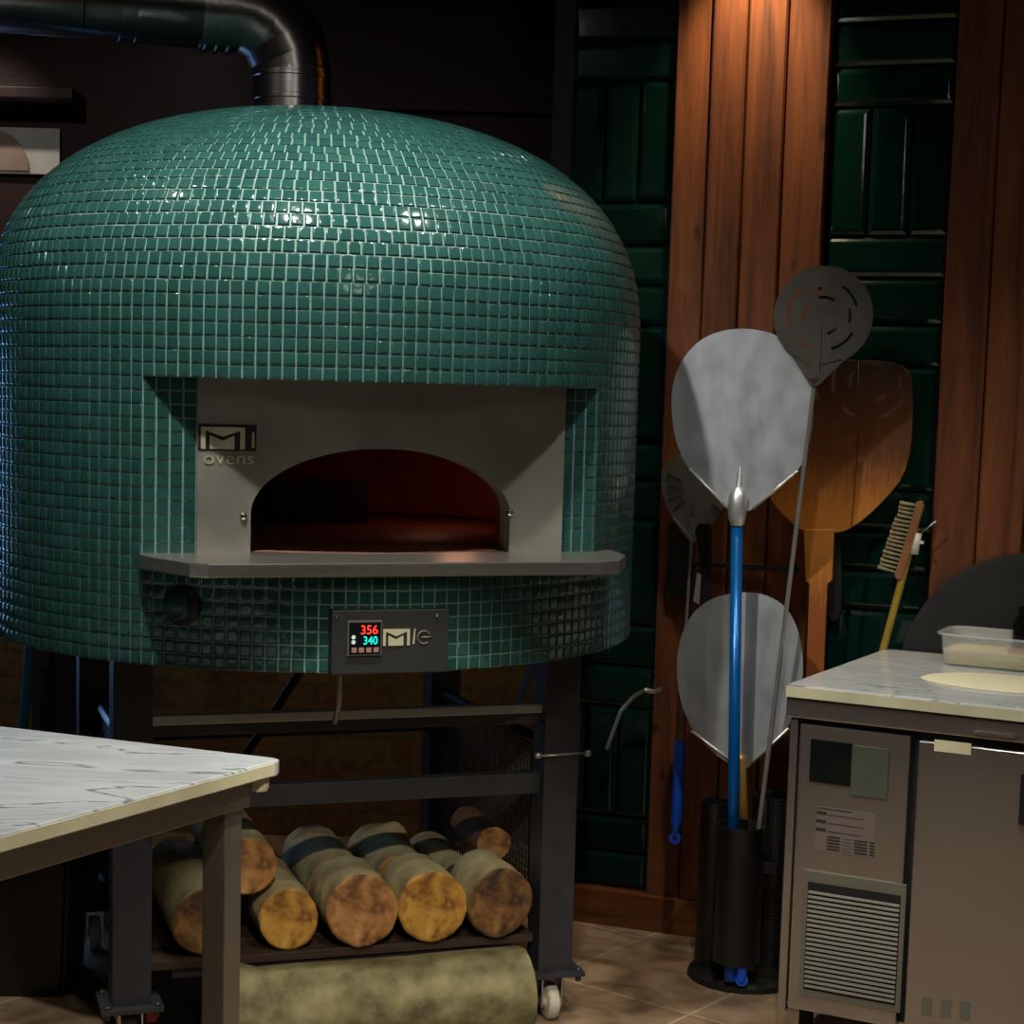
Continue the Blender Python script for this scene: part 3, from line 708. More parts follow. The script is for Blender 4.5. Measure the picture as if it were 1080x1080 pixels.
for dx in (.16, .20): tube(bm, [(xx-dx, fy, zz), (xx-dx-.008, fy, zz)], rf+.008, 40)
tube(bm, [(xx-.30, fy, zz), (xx-1.6, fy+.05, zz)], rf+.002, 40)
obj('horizontal_duct', bm, 'duct_black', flue, True, 30)

# ------------------------------------------------------------------ logs
def log(name, u_, v_, z, r_, L, label, cut, seed, yaw=0, bark='bark', bend=.0, rise=0, knot=None, parent=None, world=None, elong=(1, 1), group=None):
    bm = bmesh.new(); seg = 56; nl = 22; rings = []
    for i in range(nl+1):
        t_ = i/nl; y = L*t_; 
        cx_ = bend*math.sin(t_*PI*.9)*r_; 
        ring = []
        for k in range(seg):
            a = 2*PI*k/seg
            rr = r_*(1 + .05*noise.noise((math.cos(a)*1.3+seed, math.sin(a)*1.3, t_*2.2+seed)) + .03*noise.noise((math.cos(a)*4, math.sin(a)*4+seed, t_*5)) + .02*math.sin(a*2+seed))
            if knot:
                d = math.hypot((t_-knot[0])*L/r_, ((a-knot[1]+PI) % (2*PI)-PI)); rr += r_*knot[2]*math.exp(-(d/knot[3])**2)
            ring.append(bm.verts.new((cx_+rr*math.cos(a)*elong[0], y, rr*math.sin(a)*elong[1])))
        rings.append(ring)
    for A_, B_ in zip(rings[:-1], rings[1:]):
        for k in range(seg): f = bm.faces.new((A_[k], B_[k], B_[(k+1) % seg], A_[(k+1) % seg])); f.smooth = True
    o = None
    # sawn ends with a slight inner bevel
    endbm = []
    for ring, sgn in ((rings[0], -1), (rings[-1], 1)):
        ends = bmesh.new(); endbm.append(ends)
        cc = sum((v.co for v in ring), Vector())/seg
        prev = [ends.verts.new(v.co) for v in ring]
        for q, dy in ((.94, .003), (.6, .0035), (.25, .0035)):
            cur = [ends.verts.new(cc+(v.co-cc)*q + Vector((0, sgn*(dy+.0008*noise.noise((v.co.x*60, v.co.z*60, seed))), 0))) for v in ring]
            for k in range(seg): ends.faces.new((prev[k], prev[(k+1) % seg], cur[(k+1) % seg], cur[k]))
            prev = cur
        ends.faces.new(prev)
    root = thing(name, label, 'log', group=group)
    if world is None: P = OC + ort*u_ + ofr*v_; root.location = (P.x, P.y, z); root.rotation_euler = (rise, 0, OT+yaw)
    else: root.location = world[0]; root.rotation_euler = world[1]
    obj('bark', bm, bark, root)
    for e_ in endbm: obj('cut_end', e_, cut, root)
    return root
zsh = .222
G = None
log('firewood_log', -.345, .415, zsh+.084, .080, .50, 'pale log lowest at far left of the shelf, half hidden by the steel table leg', 'cut_brown', 1.3, 0.0)
log('firewood_log', -.146, .42, zsh+.078, .074, .50, 'small golden-faced log on the shelf beneath the raised reddish log', 'cut_gold', 4.1, .0)
log('firewood_log', -.243, .40, .431, .071, .50, 'reddish-ended log lying on top of two others beside the steel table leg', 'cut_red', 7.7, .0)
log('firewood_log', .030, .44, zsh+.093, .088, .19, 'front log with a rough tan cut face, right of the small golden-faced log', 'cut_red', 2.2, .0, elong=(1.0, 1.04))
log('firewood_log', .210, .44, zsh+.090, .087, .19, 'front log with the brightest golden cut face, second from the right', 'cut_gold', 9.4, .0, elong=(1.0, 1.02))
log('firewood_log', .384, .445, zsh+.090, .083, .19, 'front log with a dark brown cut face, against the right stand leg', 'cut_brown', 5.5, .0, elong=(1, 1.05))
log('firewood_log', .020, .225, zsh+.088, .080, .36, 'back-row pale log lying end to end behind the tan-faced front log', 'cut_red', 12.2, -.02, elong=(1.0, 1.03))
log('firewood_log', .196, .225, zsh+.088, .082, .34, 'back-row log with a knotty bump, behind the brightest golden front log', 'cut_gold', 15.4, -.03, knot=(.75, PI/2-.4, .35, .45))
log('firewood_log', .345, .215, zsh+.068, .065, .34, 'back-row pale log set left of and behind the dark brown front log', 'cut_brown', 18.1, -.03)
log('firewood_log', .434, .23, .404, .046, .24, 'thin reddish-brown log raised in the back row beside the right side mesh', 'cut_red', 21.7, .0, bark='peel_brown')
P = OC + ort*-.345 + ofr*.53
log('fallen_log', 0, 0, 0, .108, .765, 'long mossy grey log lying on the floor underneath the stand shelf', 'cut_brown', 3.6, bark='bark_moss', world=((P.x, P.y, .110), (0, 0, OT-PI/2)), knot=(.06, PI/2+.1, .22, .3))

# ------------------------------------------------------------------ tool corner: holder and peels
hb = at(783, 1040, Z=.001); HX, HY = hb.x, hb.y
holder = thing('peel_holder', 'black floor holder with tall tubes standing between oven and fridge', 'holder', (0, 0, 0))
bm = bmesh.new(); lathe(bm, [(0, .022), (.14, .022), (.152, .016), (.156, .006), (.156, 0), (0, 0)], 56, c=(HX+.015, HY+.09, 0)); obj('base_disc', bm, 'black_plastic', holder, True)
def tubep(cx_, cy_, r_, z0, z1, name, mat, floor_=False):
    bm = bmesh.new(); pr = [(r_, z0), (r_, z1), (r_+.002, z1+.004), (r_-.003, z1+.004), (r_-.004, z1), (r_-.004, z0), (r_, z0)]
    lathe(bm, pr, 40, c=(cx_, cy_, 0)); return obj(name, bm, mat, holder, True)
t1 = at(782, 871, Y=HY-.02); F1 = Vector((t1.x, HY-.02, 0))
zt1 = t1.z
tubep(F1.x, F1.y, .062, .078, zt1, 'front_tube', 'black_plastic')
t2 = at(757, 848, Y=HY+.11); tubep(t2.x, HY+.13, .044, .022, t2.z, 'rear_tube', 'black_plastic')
m, t, b = nt('perforated black plastic'); b.inputs['Roughness'].default_value = .5
tc = t.nodes.new('ShaderNodeTexCoord'); v = t.nodes.new('ShaderNodeTexVoronoi'); v.inputs['Scale'].default_value = 110; v.inputs['Randomness'].default_value = 0
r_ = t.nodes.new('ShaderNodeValToRGB'); r_.color_ramp.elements[0].position = .28; r_.color_ramp.elements[1].position = .34; r_.color_ramp.elements[0].color = (.10, .09, .08, 1); r_.color_ramp.elements[1].color = (.006, .006, .006, 1)
t.links.new(tc.outputs['Object'], v.inputs['Vector']); t.links.new(v.outputs['Distance'], r_.inputs[0]); t.links.new(r_.outputs[0], b.inputs['Base Color']); M['perf'] = m
t3 = at(818, 842, Y=HY+.13); tubep(t3.x, HY+.16, .06, .022, t3.z, 'perforated_tube', 'perf')
bm = bmesh.new(); box(bm, t2.x, t3.x, HY+.05, HY+.062, .30, .33, .003); box(bm, F1.x-.01, F1.x+.01, HY+.03, HY+.12, .1, .4, .003); obj('tube_bracket', bm, 'black_metal', holder)

def frame(A, B, side=None):
    z = (B-A).normalized(); n = Vector((.30, .95, 0)); n = (n - z*n.dot(z)).normalized(); x = n.cross(z).normalized()
    # x = to the right of the viewer, n = away from the viewer
    return Matrix(((x.x, n.x, z.x, A.x), (x.y, n.y, z.y, A.y), (x.z, n.z, z.z, A.z), (0, 0, 0, 1)))
def peel_root(name, label, A, B):
    o = thing(name, label, 'pizza peel'); o.matrix_world = frame(A, B); return o
def local(root_M, px, py, yoff=0):
    """photo point carried onto the blade's own plane"""
    n = Vector((root_M[0][1], root_M[1][1], root_M[2][1])); P0 = Vector((root_M[0][3], root_M[1][3], root_M[2][3]))
    P = root_M.inverted() @ onp(px, py, P0+n*yoff, n); return (P.x, P.z)

# 1 large aluminium peel, blue pole
A = at(770, 1066, Y=F1.y-.02); A.z = .03
B = at(777, 548, Y=4.78)
p1 = peel_root('pizza_peel', 'large round-headed aluminium peel with a long blue pole in the black holder', A, B); MM = p1.matrix_world.copy()
out = [local(MM, *q) for q in ((775, 541), (748, 519), (727, 497), (713, 468), (708, 435), (709, 405), (719, 379), (738, 358), (762, 348), (790, 346), (818, 352), (840, 368), (855, 393), (859, 425), (856, 460), (846, 494), (818, 516), (790, 541))]
bm = bmesh.new(); prism(bm, smooth_poly(out, 2), -.0015, .0015); hd = obj('blade', bm, 'alu', p1)
bm = bmesh.new()
for a_, b_ in (((727, 495), (769, 537)), ((842, 496), (794, 537))):
    bm = bmesh.new(); q = local(MM, *a_); w_ = local(MM, *b_); tube(bm, [(q[0], -.003, q[1]), (w_[0], -.004, w_[1])], .0042, 8); obj('folded_rim', bm, 'alu_cast', p1)
L1 = (B-A).length; nk = local(MM, 778, 548)
bm = bmesh.new(); tube(bm, [(0, 0, 0), (nk[0]-.001, -.004, nk[1]+.0)], .0155, 20); obj('pole', bm, 'blue_pole', p1)
bm = bmesh.new(); sk = local(MM, 779, 520); tube(bm, [(nk[0], -.006, nk[1]-.015), (nk[0], -.008, nk[1]+.005), (sk[0], -.010, sk[1]-.01), (sk[0], -.006, sk[1]+.012)], [.018, .024, .027, .016], 20)
sk2 = local(MM, 781, 492); tube(bm, [(sk[0], -.004, sk[1]), (sk2[0], -.001, sk2[1])], [.012, .004], 12); obj('socket', bm, 'alu_cast', p1, True)
bm = bmesh.new(); tube(bm, [(0, 0, -.002), (0, 0, .065)], .0195, 16); obj('end_cap', bm, 'blue_grip', p1)

# 2 round perforated turning peel
A = Vector((at(784, 1000, Y=F1.y+.01).x, F1.y+.01, .085)); B = at(858.5, 410, Y=4.74)
p2 = peel_root('turning_peel', 'small round perforated dark turning peel on a thin steel rod, highest of the peels', A, B); MM = p2.matrix_world.copy()
c_ = local(MM, 868, 333); e_ = local(MM, 921, 333); rr = math.hypot(e_[0]-c_[0], e_[1]-c_[1]); nk = local(MM, 858.5, 410)
bm = bmesh.new()
NS = 120
def slot_open(a, r_):
    d = math.degrees(a) % 360
    for r0_, r1_, a0, a1 in ((.66, .72, 20, 62), (.66, .72, 135, 200), (.66, .72, 230, 255), (.66, .72, 292, 335), (.34, .40, 60, 110), (.34, .40, 290, 330), (.34, .40, 150, 200), (.52, .57, 350, 380), (.52, .57, 100, 125)):
        if r0_ <= r_ <= r1_ and (a0 <= d <= a1 or a0 <= d+360 <= a1): return True
    return False
rads = [0.001, .15, .34, .40, .52, .57, .66, .72, .85, 1.0]
ringsF = {}
for s_, yy in enumerate((-.0012, .0012)):
    for i, q in enumerate(rads):
        ringsF[(s_, i)] = [bm.verts.new((c_[0]+rr*q*math.cos(2*PI*k/NS), yy, c_[1]+rr*q*math.sin(2*PI*k/NS))) for k in range(NS)]
for i in range(len(rads)-1):
    mid = (rads[i]+rads[i+1])/2
    for k in range(NS):
        if slot_open(2*PI*(k+.5)/NS, mid): continue
        k2 = (k+1) % NS
        for s_ in (0, 1): bm.faces.new((ringsF[(s_, i)][k], ringsF[(s_, i)][k2], ringsF[(s_, i+1)][k2], ringsF[(s_, i+1)][k]))
for k in range(NS): k2 = (k+1) % NS; bm.faces.new((ringsF[(0, 9)][k], ringsF[(0, 9)][k2], ringsF[(1, 9)][k2], ringsF[(1, 9)][k]))
q = [local(MM, *v_) for v_ in ((834, 374), (855, 407), (863, 407), (900, 371), (870, 386))]
prism(bm, q, -.0016, .0008)
obj('blade', bm, 'dark_steel', p2)
bm = bmesh.new()
for pp in (((836, 374), (853, 384), (858, 404)), ((888, 379), (866, 384), (860, 404))):
    q = [local(MM, *v_) for v_ in pp]; tube(bm, [(v_[0], -.003, v_[1]) for v_ in q], .0016, 6)
q = [local(MM, *v_) for v_ in ((851, 400), (867, 341), (864, 400))]; prism(bm, q, -.0045, -.0015)
obj('blade_rib', bm, 'dark_steel', p2)
bm = bmesh.new(); tube(bm, [(0, 0, 0), (nk[0], -.003, nk[1])], [.007, .0058], 14); obj('rod', bm, 'rod', p2, True)

# 3 lower aluminium peel with brass coloured pole
A = Vector((at(789, 1058, Y=F1.y+.025).x, F1.y+.025, .045)); B = at(783, 806, Y=4.80)
p3 = peel_root('pizza_peel', 'short aluminium peel with brass-coloured pole, lower blade behind the blue pole', A, B); MM = p3.matrix_world.copy()
out = [local(MM, *q) for q in ((779, 812), (752, 794), (731, 772), (718, 742), (713, 708), (717, 672), (731, 645), (752, 630), (780, 624), (806, 626), (828, 638), (842, 662), (848, 700), (844, 738), (831, 768), (812, 790), (790, 810))]
bm = bmesh.new(); prism(bm, smooth_poly(out, 2), -.0015, .0015); obj('blade', bm, 'alu', p3)
bm = bmesh.new()
for a_, b_ in (((729, 771), (776, 806)), ((832, 768), (792, 806))):
    bm = bmesh.new(); q = local(MM, *a_); w_ = local(MM, *b_); tube(bm, [(q[0], -.003, q[1]), (w_[0], -.004, w_[1])], .004, 8); obj('folded_rim', bm, 'alu_cast', p3)
nk = local(MM, 782, 796); bm = bmesh.new(); tube(bm, [(0, 0, 0), (nk[0], -.010, nk[1]-.01), (nk[0], -.010, nk[1])], [.0135, .0135, .009], 20); obj('pole', bm, 'gold', p3)
# spare blue handled brush whose end shows under the tube
A = Vector((at(780, 1068, Y=F1.y-.035).x, F1.y-.042, .024)); bm = bmesh.new()
tube(bm, [(A.x, A.y, .036), (A.x, A.y, .07), (A.x, A.y+.01, .40)], [.012, .015, .012], 16)
lathe(bm, [(.008, -.007), (.017, -.007), (.017, .007), (.008, .007), (.008, -.007)], 20, T=Matrix.Translation((A.x, A.y, .040)) @ Matrix.Rotation(PI/2, 4, 'X'))
tag(obj('blue_handle', bm, 'blue_grip', None, True), 'blue plastic handle with hanging ring poking out under the black tube', 'handle')

# 4 wooden peel against the wall
A = at(846, 1035, Z=.012); A.y = 4.90; A = Vector((at(848, 1035, Y=4.93).x, 4.93, .012)); B = at(863, 560, Y=4.98)
p4 = peel_root('wooden_peel', 'wide wooden peel with dark top leaning on the wall behind the others', A, B); MM = p4.matrix_world.copy()
out = [local(MM, *q) for q in ((849, 562), (832, 549), (812, 527), (803, 500), (801, 460), (803, 415), (812, 391), (835, 383), (880, 379), (920, 380), (948, 383), (960, 392), (963, 410), (963, 440), (961, 474), (953, 503), (938, 522), (915, 545), (893, 560), (880, 562))]
bm = bmesh.new(); prism(bm, smooth_poly(out, 1), -.006, .006, bev=.002); obj('blade', bm, 'peel_wood', p4)
q = [local(MM, *v_) for v_ in ((848, 558), (850, 612), (854, 616), (838, 1034), (856, 1034), (873, 616), (878, 612), (880, 558))]
bm = bmesh.new(); prism(bm, q, -.010, .010, bev=.003); obj('handle', bm, 'peel_wood', p4)
bm = bmesh.new(); q = [local(MM, *v_) for v_ in ((906, 381), (905, 470), (898, 556))]
tube(bm, [(v_[0], -.0062, v_[1]) for v_ in q], .0012, 6); obj('board_joint', bm, 'logo_dark', p4)

# wall rack
rack = thing('tool_rack', 'black metal tool rack screwed to the wooden planks behind the blue pole', 'rack', W0, WR)
def wl(px, py, off): P = WM.inverted() @ onp(px, py, W0-wn*off, wn); return P.x, P.z
bm = bmesh.new(); a, z1_ = wl(728, 588, .06); b_, z0_ = wl(842, 604, .06); box(bm, a, b_, -.066, -.054, z0_, z1_-.008, .002); obj('cross_bar', bm, 'black_metal', rack)
bm = bmesh.new(); a, z1_ = wl(707, 549, .05); b_, z0_ = wl(731, 632, .05); box(bm, a, b_, -.066, -.036, z0_, z1_, .003); obj('holder_plate', bm, 'black_metal', rack)
bm = bmesh.new()
for px in (742, 836):
    bm = bmesh.new(); a, z1_ = wl(px, 596, .06); box(bm, a-.006, a+.006, -.056, -.0345, z1_-.012, z1_+.012, .002); obj('bracket', bm, 'black_metal', rack)
# 5 small slotted peel hung on the rack
A = at(711, 889, Y=5.00); B = at(729, 575, Y=5.045)
p5 = peel_root('slotted_peel', 'small slotted steel peel with a blue plastic grip hanging head up at the left', A, B); MM = p5.matrix_world.copy()
out = [local(MM, *q) for q in ((728, 572), (712, 552), (702, 532), (697, 510), (700, 492), (712, 480), (735, 474), (758, 480), (768, 500), (768, 528), (752, 552), (734, 572))]
bm = bmesh.new(); prism(bm, smooth_poly(out, 1), -.001, .001); obj('blade', bm, 'alu', p5)
bm = bmesh.new()
for a_, b_ in (((705, 513), (721, 515)), ((705, 528), (721, 521)), ((710, 539), (723, 527)), ((751, 530), (761, 541)), ((704, 499), (720, 508))):
    bm = bmesh.new(); q = local(MM, *a_); w_ = local(MM, *b_); tube(bm, [(q[0], -.001, q[1]), (w_[0], -.001, w_[1])], .0022, 6); obj('slot', bm, 'logo_dark', p5)
nk = local(MM, 729, 572); g0 = local(MM, 717, 781)
bm = bmesh.new(); tube(bm, [(g0[0], -.002, g0[1]), (nk[0], -.003, nk[1])], .0048, 12)
for pp in (((710, 546), (728, 567)), ((736, 516), (726, 546), (730, 552))):
    q = [local(MM, *v_) for v_ in pp]; tube(bm, [(v_[0], -.003, v_[1]) for v_ in q], .002, 8)
obj('rod', bm, 'rod', p5, True)
g1 = local(MM, 713, 866); g2 = local(MM, 712, 884); bm = bmesh.new(); gm = local(MM, 715, 832)
tube(bm, [(g2[0], 0, g2[1]+.016), (g1[0], 0, g1[1]), (gm[0], 0, gm[1]-.02), (gm[0], 0, gm[1]+.01), (g0[0], 0, g0[1]-.01), (g0[0], 0, g0[1])], [.008, .016, .0155, .0135, .0165, .012], 20)
lathe(bm, [(.007, -.006), (.016, -.006), (.016, .006), (.007, .006), (.007, -.006)], 24, T=Matrix.Translation((g2[0], 0, g2[1])) @ Matrix.Rotation(PI/2, 4, 'X'))
obj('grip', bm, 'blue_grip', p5, True)
# black handled scraper hanging next to it
A = at(737, 640, Y=4.985); B = at(743, 553, Y=5.0); sc = thing('scraper', 'black-handled steel scraper hanging from the rack beside the slotted peel', 'scraper'); sc.matrix_world = frame(A, B); MM = sc.matrix_world.copy()
q = [local(MM, *v_) for v_ in ((733, 560), (737, 552), (749, 552), (751, 560), (750, 636), (742, 640), (740, 600))]
bm = bmesh.new(); prism(bm, q, -.007, .007, bev=.003); obj('handle', bm, 'black_plastic', sc)
q = [local(MM, *v_) for v_ in ((736, 604), (740, 606), (738, 637), (732, 634))]; bm = bmesh.new(); prism(bm, q, -.0105, -.0075); obj('blade', bm, 'alu_cast', sc)
# oven brush with yellow handle
A = at(925, 712, Y=4.93); B = at(966, 560, Y=4.90); dA = (A-B).normalized(); A0 = A + dA*(A.z-.01)/abs(dA.z)

br = thing('oven_brush', 'pale bristled oven brush with a yellow handle leaning on the green tiles', 'brush'); br.matrix_world = frame(A0, B); MM = br.matrix_world.copy()
h0 = local(MM, 966, 556); bm = bmesh.new(); tube(bm, [(0, 0, 0), (h0[0], 0, h0[1])], .0105, 14); obj('handle', bm, 'yellow', br, True)
q = [local(MM, *v_) for v_ in ((967, 529), (973, 528), (975, 534), (952, 610), (946, 611), (944, 606))]; bm = bmesh.new(); prism(bm, q, -.016, .016, bev=.003); obj('wooden_block', bm, 'brush_wood', br)
bm = bmesh.new(); a_, b_ = local(MM, 967, 533), local(MM, 946, 603); c_, d_ = local(MM, 950, 530), local(MM, 927, 598)
for i in range(17):
    t_ = i/16
    for yy in (-.013, -.0045, .0045, .013):
        p_ = Vector((a_[0]+(b_[0]-a_[0])*t_, yy, a_[1]+(b_[1]-a_[1])*t_)); w_ = Vector((c_[0]+(d_[0]-c_[0])*t_+random.uniform(-.003, .003), yy*1.25, c_[1]+(d_[1]-c_[1])*t_+random.uniform(-.002, .002)))
        tube(bm, [p_, w_], [.0036, .0048], 6)
obj('bristles', bm, 'bristle', br)
bm = bmesh.new(); a_, b_ = local(MM, 968, 562), local(MM, 964, 584); tube(bm, [(a_[0], -.004, a_[1]), (b_[0], -.004, b_[1])], .012, 12)
w_ = local(MM, 973, 572); box(bm, w_[0]-.006, w_[0]+.004, -.014, -.004, w_[1]-.004, w_[1]+.004, .001); obj('clamp', bm, 'white_plastic', br)
bm = bmesh.new(); a_, b_ = local(MM, 972, 562), local(MM, 988, 549); tube(bm, [(a_[0], -.006, a_[1]), (b_[0], -.006, b_[1])], [.0015, .003], 8); obj('hook_wire', bm, 'rod', br)
# black handled tool hanging behind the wooden peel
A = at(880, 655, Y=5.03); B = at(882, 560, Y=5.035); bt = thing('dustpan_handle', 'dark grey flat handle hanging just right of the wooden peel handle', 'handle'); bt.matrix_world = frame(A, B); MM = bt.matrix_world.copy()
q = [local(MM, *v_) for v_ in ((876, 560), (887, 561), (888, 640), (884, 655), (876, 655), (872, 640))]; bm = bmesh.new(); prism(bm, smooth_poly(q, 1), -.005, .005, bev=.002); obj('flat_handle', bm, 'charcoal', bt)

# small gas tap and hose end on the plank edge by the oven
bm = bmesh.new(); tube(bm, [at(640, 790, Y=5.19), at(655, 750, Y=5.17), at(668, 735, Y=5.15), at(680, 728, Y=5.13)], .006, 10); tube(bm, [at(680, 728, Y=5.13), at(690, 730, Y=5.125), at(697, 727, Y=5.12)], .008, 10)
tag(obj('wall_cable', bm, 'rod', None, True), 'short grey cable with a fitting on the plank edge right of the stand', 'cable')

# ------------------------------------------------------------------ fridge counter
FC = Vector((.672, 4.296, 0)); FRt = math.radians(-27.2)
FMx = Matrix.Translation(FC) @ Matrix.Rotation(FRt, 4, 'Z'); FN = Vector((-math.sin(FRt)*-1, 0, 0))
fn = (FMx.to_3x3() @ Vector((0, -1, 0)))
def fl(px, py, off=0):
    P0 = FC + fn*off; P = FMx.inverted() @ onp(px, py, P0, fn); return P.x, P.z
fr = thing('undercounter_fridge', 'stainless steel undercounter fridge with a slatted vent at the right edge', 'fridge', FC, FRt)
FW = 1.5; FD = .73; FZ = .868
bm = bmesh.new(); box(bm, 0.014, FW, .022, FD, .10, FZ, .004); obj('cabinet', bm, 'steel_fridge', fr)
bm = bmesh.new(); box(bm, .0, FW+.01, -.004, .03, FZ-.048, FZ, .004); obj('top_fascia', bm, 'steel_fridge', fr)
bm = bmesh.new(); box(bm, .010, .030, .002, .03, .09, FZ-.05, .003); obj('corner_post', bm, 'steel_fridge', fr)
xl, _ = fl(847, 780); xr, _ = fl(960, 790)
bm = bmesh.new(); box(bm, .031, FW-.01, .019, .024, .11, FZ-.05); obj('gap_shade_sheet', bm, 'gap_shade', fr)  # near-black sheet standing in for shade in the panel and door gaps
bm = bmesh.new(); box(bm, xl-.008, xr, -.002, .02, .10, FZ-.062, .005); mp_ = obj('machine_panel', bm, 'steel_fridge', fr)
x0, z1_ = fl(856, 779); x1, z0_ = fl(936, 843)
xm, _ = fl(899, 800)
bm = bmesh.new(); box(bm, x0, xm, -.006, -.002, z0_+.02, z1_, .001); obj('dark_window', bm, 'display', mp_)
bm = bmesh.new(); box(bm, xm, x1, -.006, -.002, z0_, z1_-.003, .001); obj('grey_window', bm, 'panel_grey', mp_)
x0, z1_ = fl(862, 850); x1, z0_ = fl(922, 905)
bm = bmesh.new(); box(bm, x0, x1, -.0032, -.002, z0_, z1_); st = obj('data_sticker', bm, 'label2', mp_)
bm = bmesh.new(); w_ = x1-x0; h_ = z1_-z0_
def rect(bm, ax, az, bx, bz): box(bm, x0+w_*ax, x0+w_*bx, -.0038, -.003, z0_+h_*az, z0_+h_*bz)
for i in range(3): rect(bm, .0, .83-i*.19, .17, .90-i*.19); rect(bm, .2, .83-i*.19, .8, .845-i*.19)
rect(bm, .0, .96, .6, .98)
for i in range(5):
    for a_ in (.2, .66): rect(bm, a_, .04+i*.07, a_+.22, .08+i*.07)
    rect(bm, .46, .05+i*.07, .62, .06+i*.07); rect(bm, .92, .04+i*.07, 1, .08+i*.07)
obj('sticker_print', bm, 'ink', st)
# vent
x0, z1_ = fl(849, 916); x1, z0_ = fl(950, 1068)
bm = bmesh.new(); box(bm, x0, x1, -.008, -.002, z0_, z1_, .003); vt = obj('vent_grille', bm, 'vent', mp_)
bm = bmesh.new(); w_ = x1-x0; box(bm, x0+.012, x1-.012, -.0088, -.0075, z0_+.018, z1_-.028, .0); obj('vent_shade_sheet', bm, 'gap_shade', vt)  # near-black sheet paints the shade behind the slats
ns = 21
for i in range(ns):
    z = z0_+.018+(z1_-z0_-.046-.022)*(i+.25)/ns
    bm = bmesh.new(); T = Matrix.Translation(((x0+x1)/2, -.0105, z+.006)) @ Matrix.Rotation(math.radians(-25), 4, 'X')
    box(bm, -(w_/2-.014), w_/2-.014, -.001, .002, -.0034, .0034, .001, T=T); obj('vent_slat', bm, 'vent', vt)
# doors
xd, _ = fl(970, 790); 
for k, (a_, b_) in enumerate(((xd, xd+.50), (xd+.51, FW))):
    bm = bmesh.new(); box(bm, a_, b_, -.012, .017, .105, FZ-.068, .006, seg=3); d = obj('door', bm, 'steel_fridge', fr)
    if k == 0:
        ax, az = fl(985, 779, .02); bx, bz = fl(1023, 797, .02)
        bm = bmesh.new(); box(bm, ax, bx, -.0135, -.0122, bz, az-.003); obj('blank_label', bm, 'label', d)
        ax, az = fl(1026, 771, .02); bx, bz = fl(1070, 777, .02)
        bm = bmesh.new(); box(bm, ax, bx, -.020, -.006, az-.008, az-.002, .002); obj('hinge_plate', bm, 'steel', d)
        ax, az = fl(1077, 815, .02); bm = bmesh.new(); box(bm, ax, ax+.03, -.026, -.011, az-.12, az, .006); obj('handle', bm, 'black_plastic', d)
        for i in range(3):
            ax, az = fl(972+i*20, 1052+i*2, .02); bm = bmesh.new(); box(bm, ax, ax+.024, -.0127, -.0118, az-.045, az, .001); obj('small_slot', bm, 'vent', d)
for x in (.06, FW-.08):
    for y in (.08, FD-.08):
        bm = bmesh.new(); lathe(bm, [(0, 0), (.03, 0), (.03, .02), (.018, .03), (.018, .1), (0, .1)], 20, c=(x, y, 0)); obj('foot', bm, 'black_plastic', fr)
# marble worktop
wt = thing('marble_worktop', 'white veined marble slab on top of the steel fridge', 'worktop', FC + Vector((0, 0, 0)), FRt)
bm = bmesh.new(); pts = [(.002, -.006), (FW+.02, -.006), (FW+.02, .83), (.052, .835)]; prism(bm, [(-.0, -.008), (FW+.02, -.008), (FW+.02, .748), (.03, .748)], FZ+.001, .9, plane='xy', bev=.004); obj('slab', bm, 'marble2', wt)
bm = bmesh.new(); box(bm, .0, FW+.02, -.0105, -.0085, FZ+.002, .896, .0005); obj('front_edge', bm, 'lit_cream', wt)

# things on the worktop
TZ = .9005
c0 = at(1001, 690, Z=TZ); 
tubo = thing('plastic_tub', 'clear plastic tub half filled with cream dough on the marble worktop', 'container'); 
a_ = FMx @ Vector((.235, .545, TZ)); rz = FRt; tubo.location = a_; tubo.rotation_euler = (0, 0, rz)
TW, TD, TH = .40, .165, .085
def tubshape(grow, z): 
    r_ = .03; pts = []
    for (cx_, cy_, a0) in ((r_, r_, 180), (TW-r_, r_, 270), (TW-r_, TD-r_, 0), (r_, TD-r_, 90)):
        for k in range(6): a = math.radians(a0+k*18); pts.append((cx_+(r_+grow)*math.cos(a), cy_+(r_+grow)*math.sin(a), z))
    return pts
bm = bmesh.new()
levels = [(0, 0), (.006, TH*.5), (.010, TH), (.020, TH), (.020, TH-.006), (.017, TH-.006), (.017, TH-.0025), (.008, TH-.0025), (.004, TH*.5), (-.002, .0025)]
rs = [[bm.verts.new(p_) for p_ in tubshape(g, z)] for g, z in levels]
for A_, B_ in zip(rs[:-1], rs[1:]):
    for k in range(24): f = bm.faces.new((A_[k], A_[(k+1) % 24], B_[(k+1) % 24], B_[k])); f.smooth = True
bm.faces.new(rs[0][::-1]); bm.faces.new(rs[-1]); obj('tub_body', bm, 'tub', tubo)
bm = bmesh.new(); l1 = [bm.verts.new(p_) for p_ in tubshape(-.0030, .0045)]; l2 = [bm.verts.new(p_) for p_ in tubshape(.0022, .038)]
for k in range(24): bm.faces.new((l1[k], l1[(k+1) % 24], l2[(k+1) % 24], l2[k]))
bm.faces.new(l1[::-1]); bm.faces.new(l2); o = obj('dough_filling', bm, 'dough', None); o.location = a_; o.rotation_euler = (0, 0, rz); tag(o, 'cream dough filling the bottom of the clear plastic tub', 'dough')
bm = bmesh.new(); prism(bm, smooth_poly([(.14, .05), (.3, .03), (.36, .09), (.26, .13), (.18, .11)], 2), .0365, .047, plane='xy'); o = obj('sliced_ham', bm, 'ham', None); o.location = a_; o.rotation_euler = (0, 0, rz); tag(o, 'orange-brown slice lying inside the clear tub on the dough', 'food')
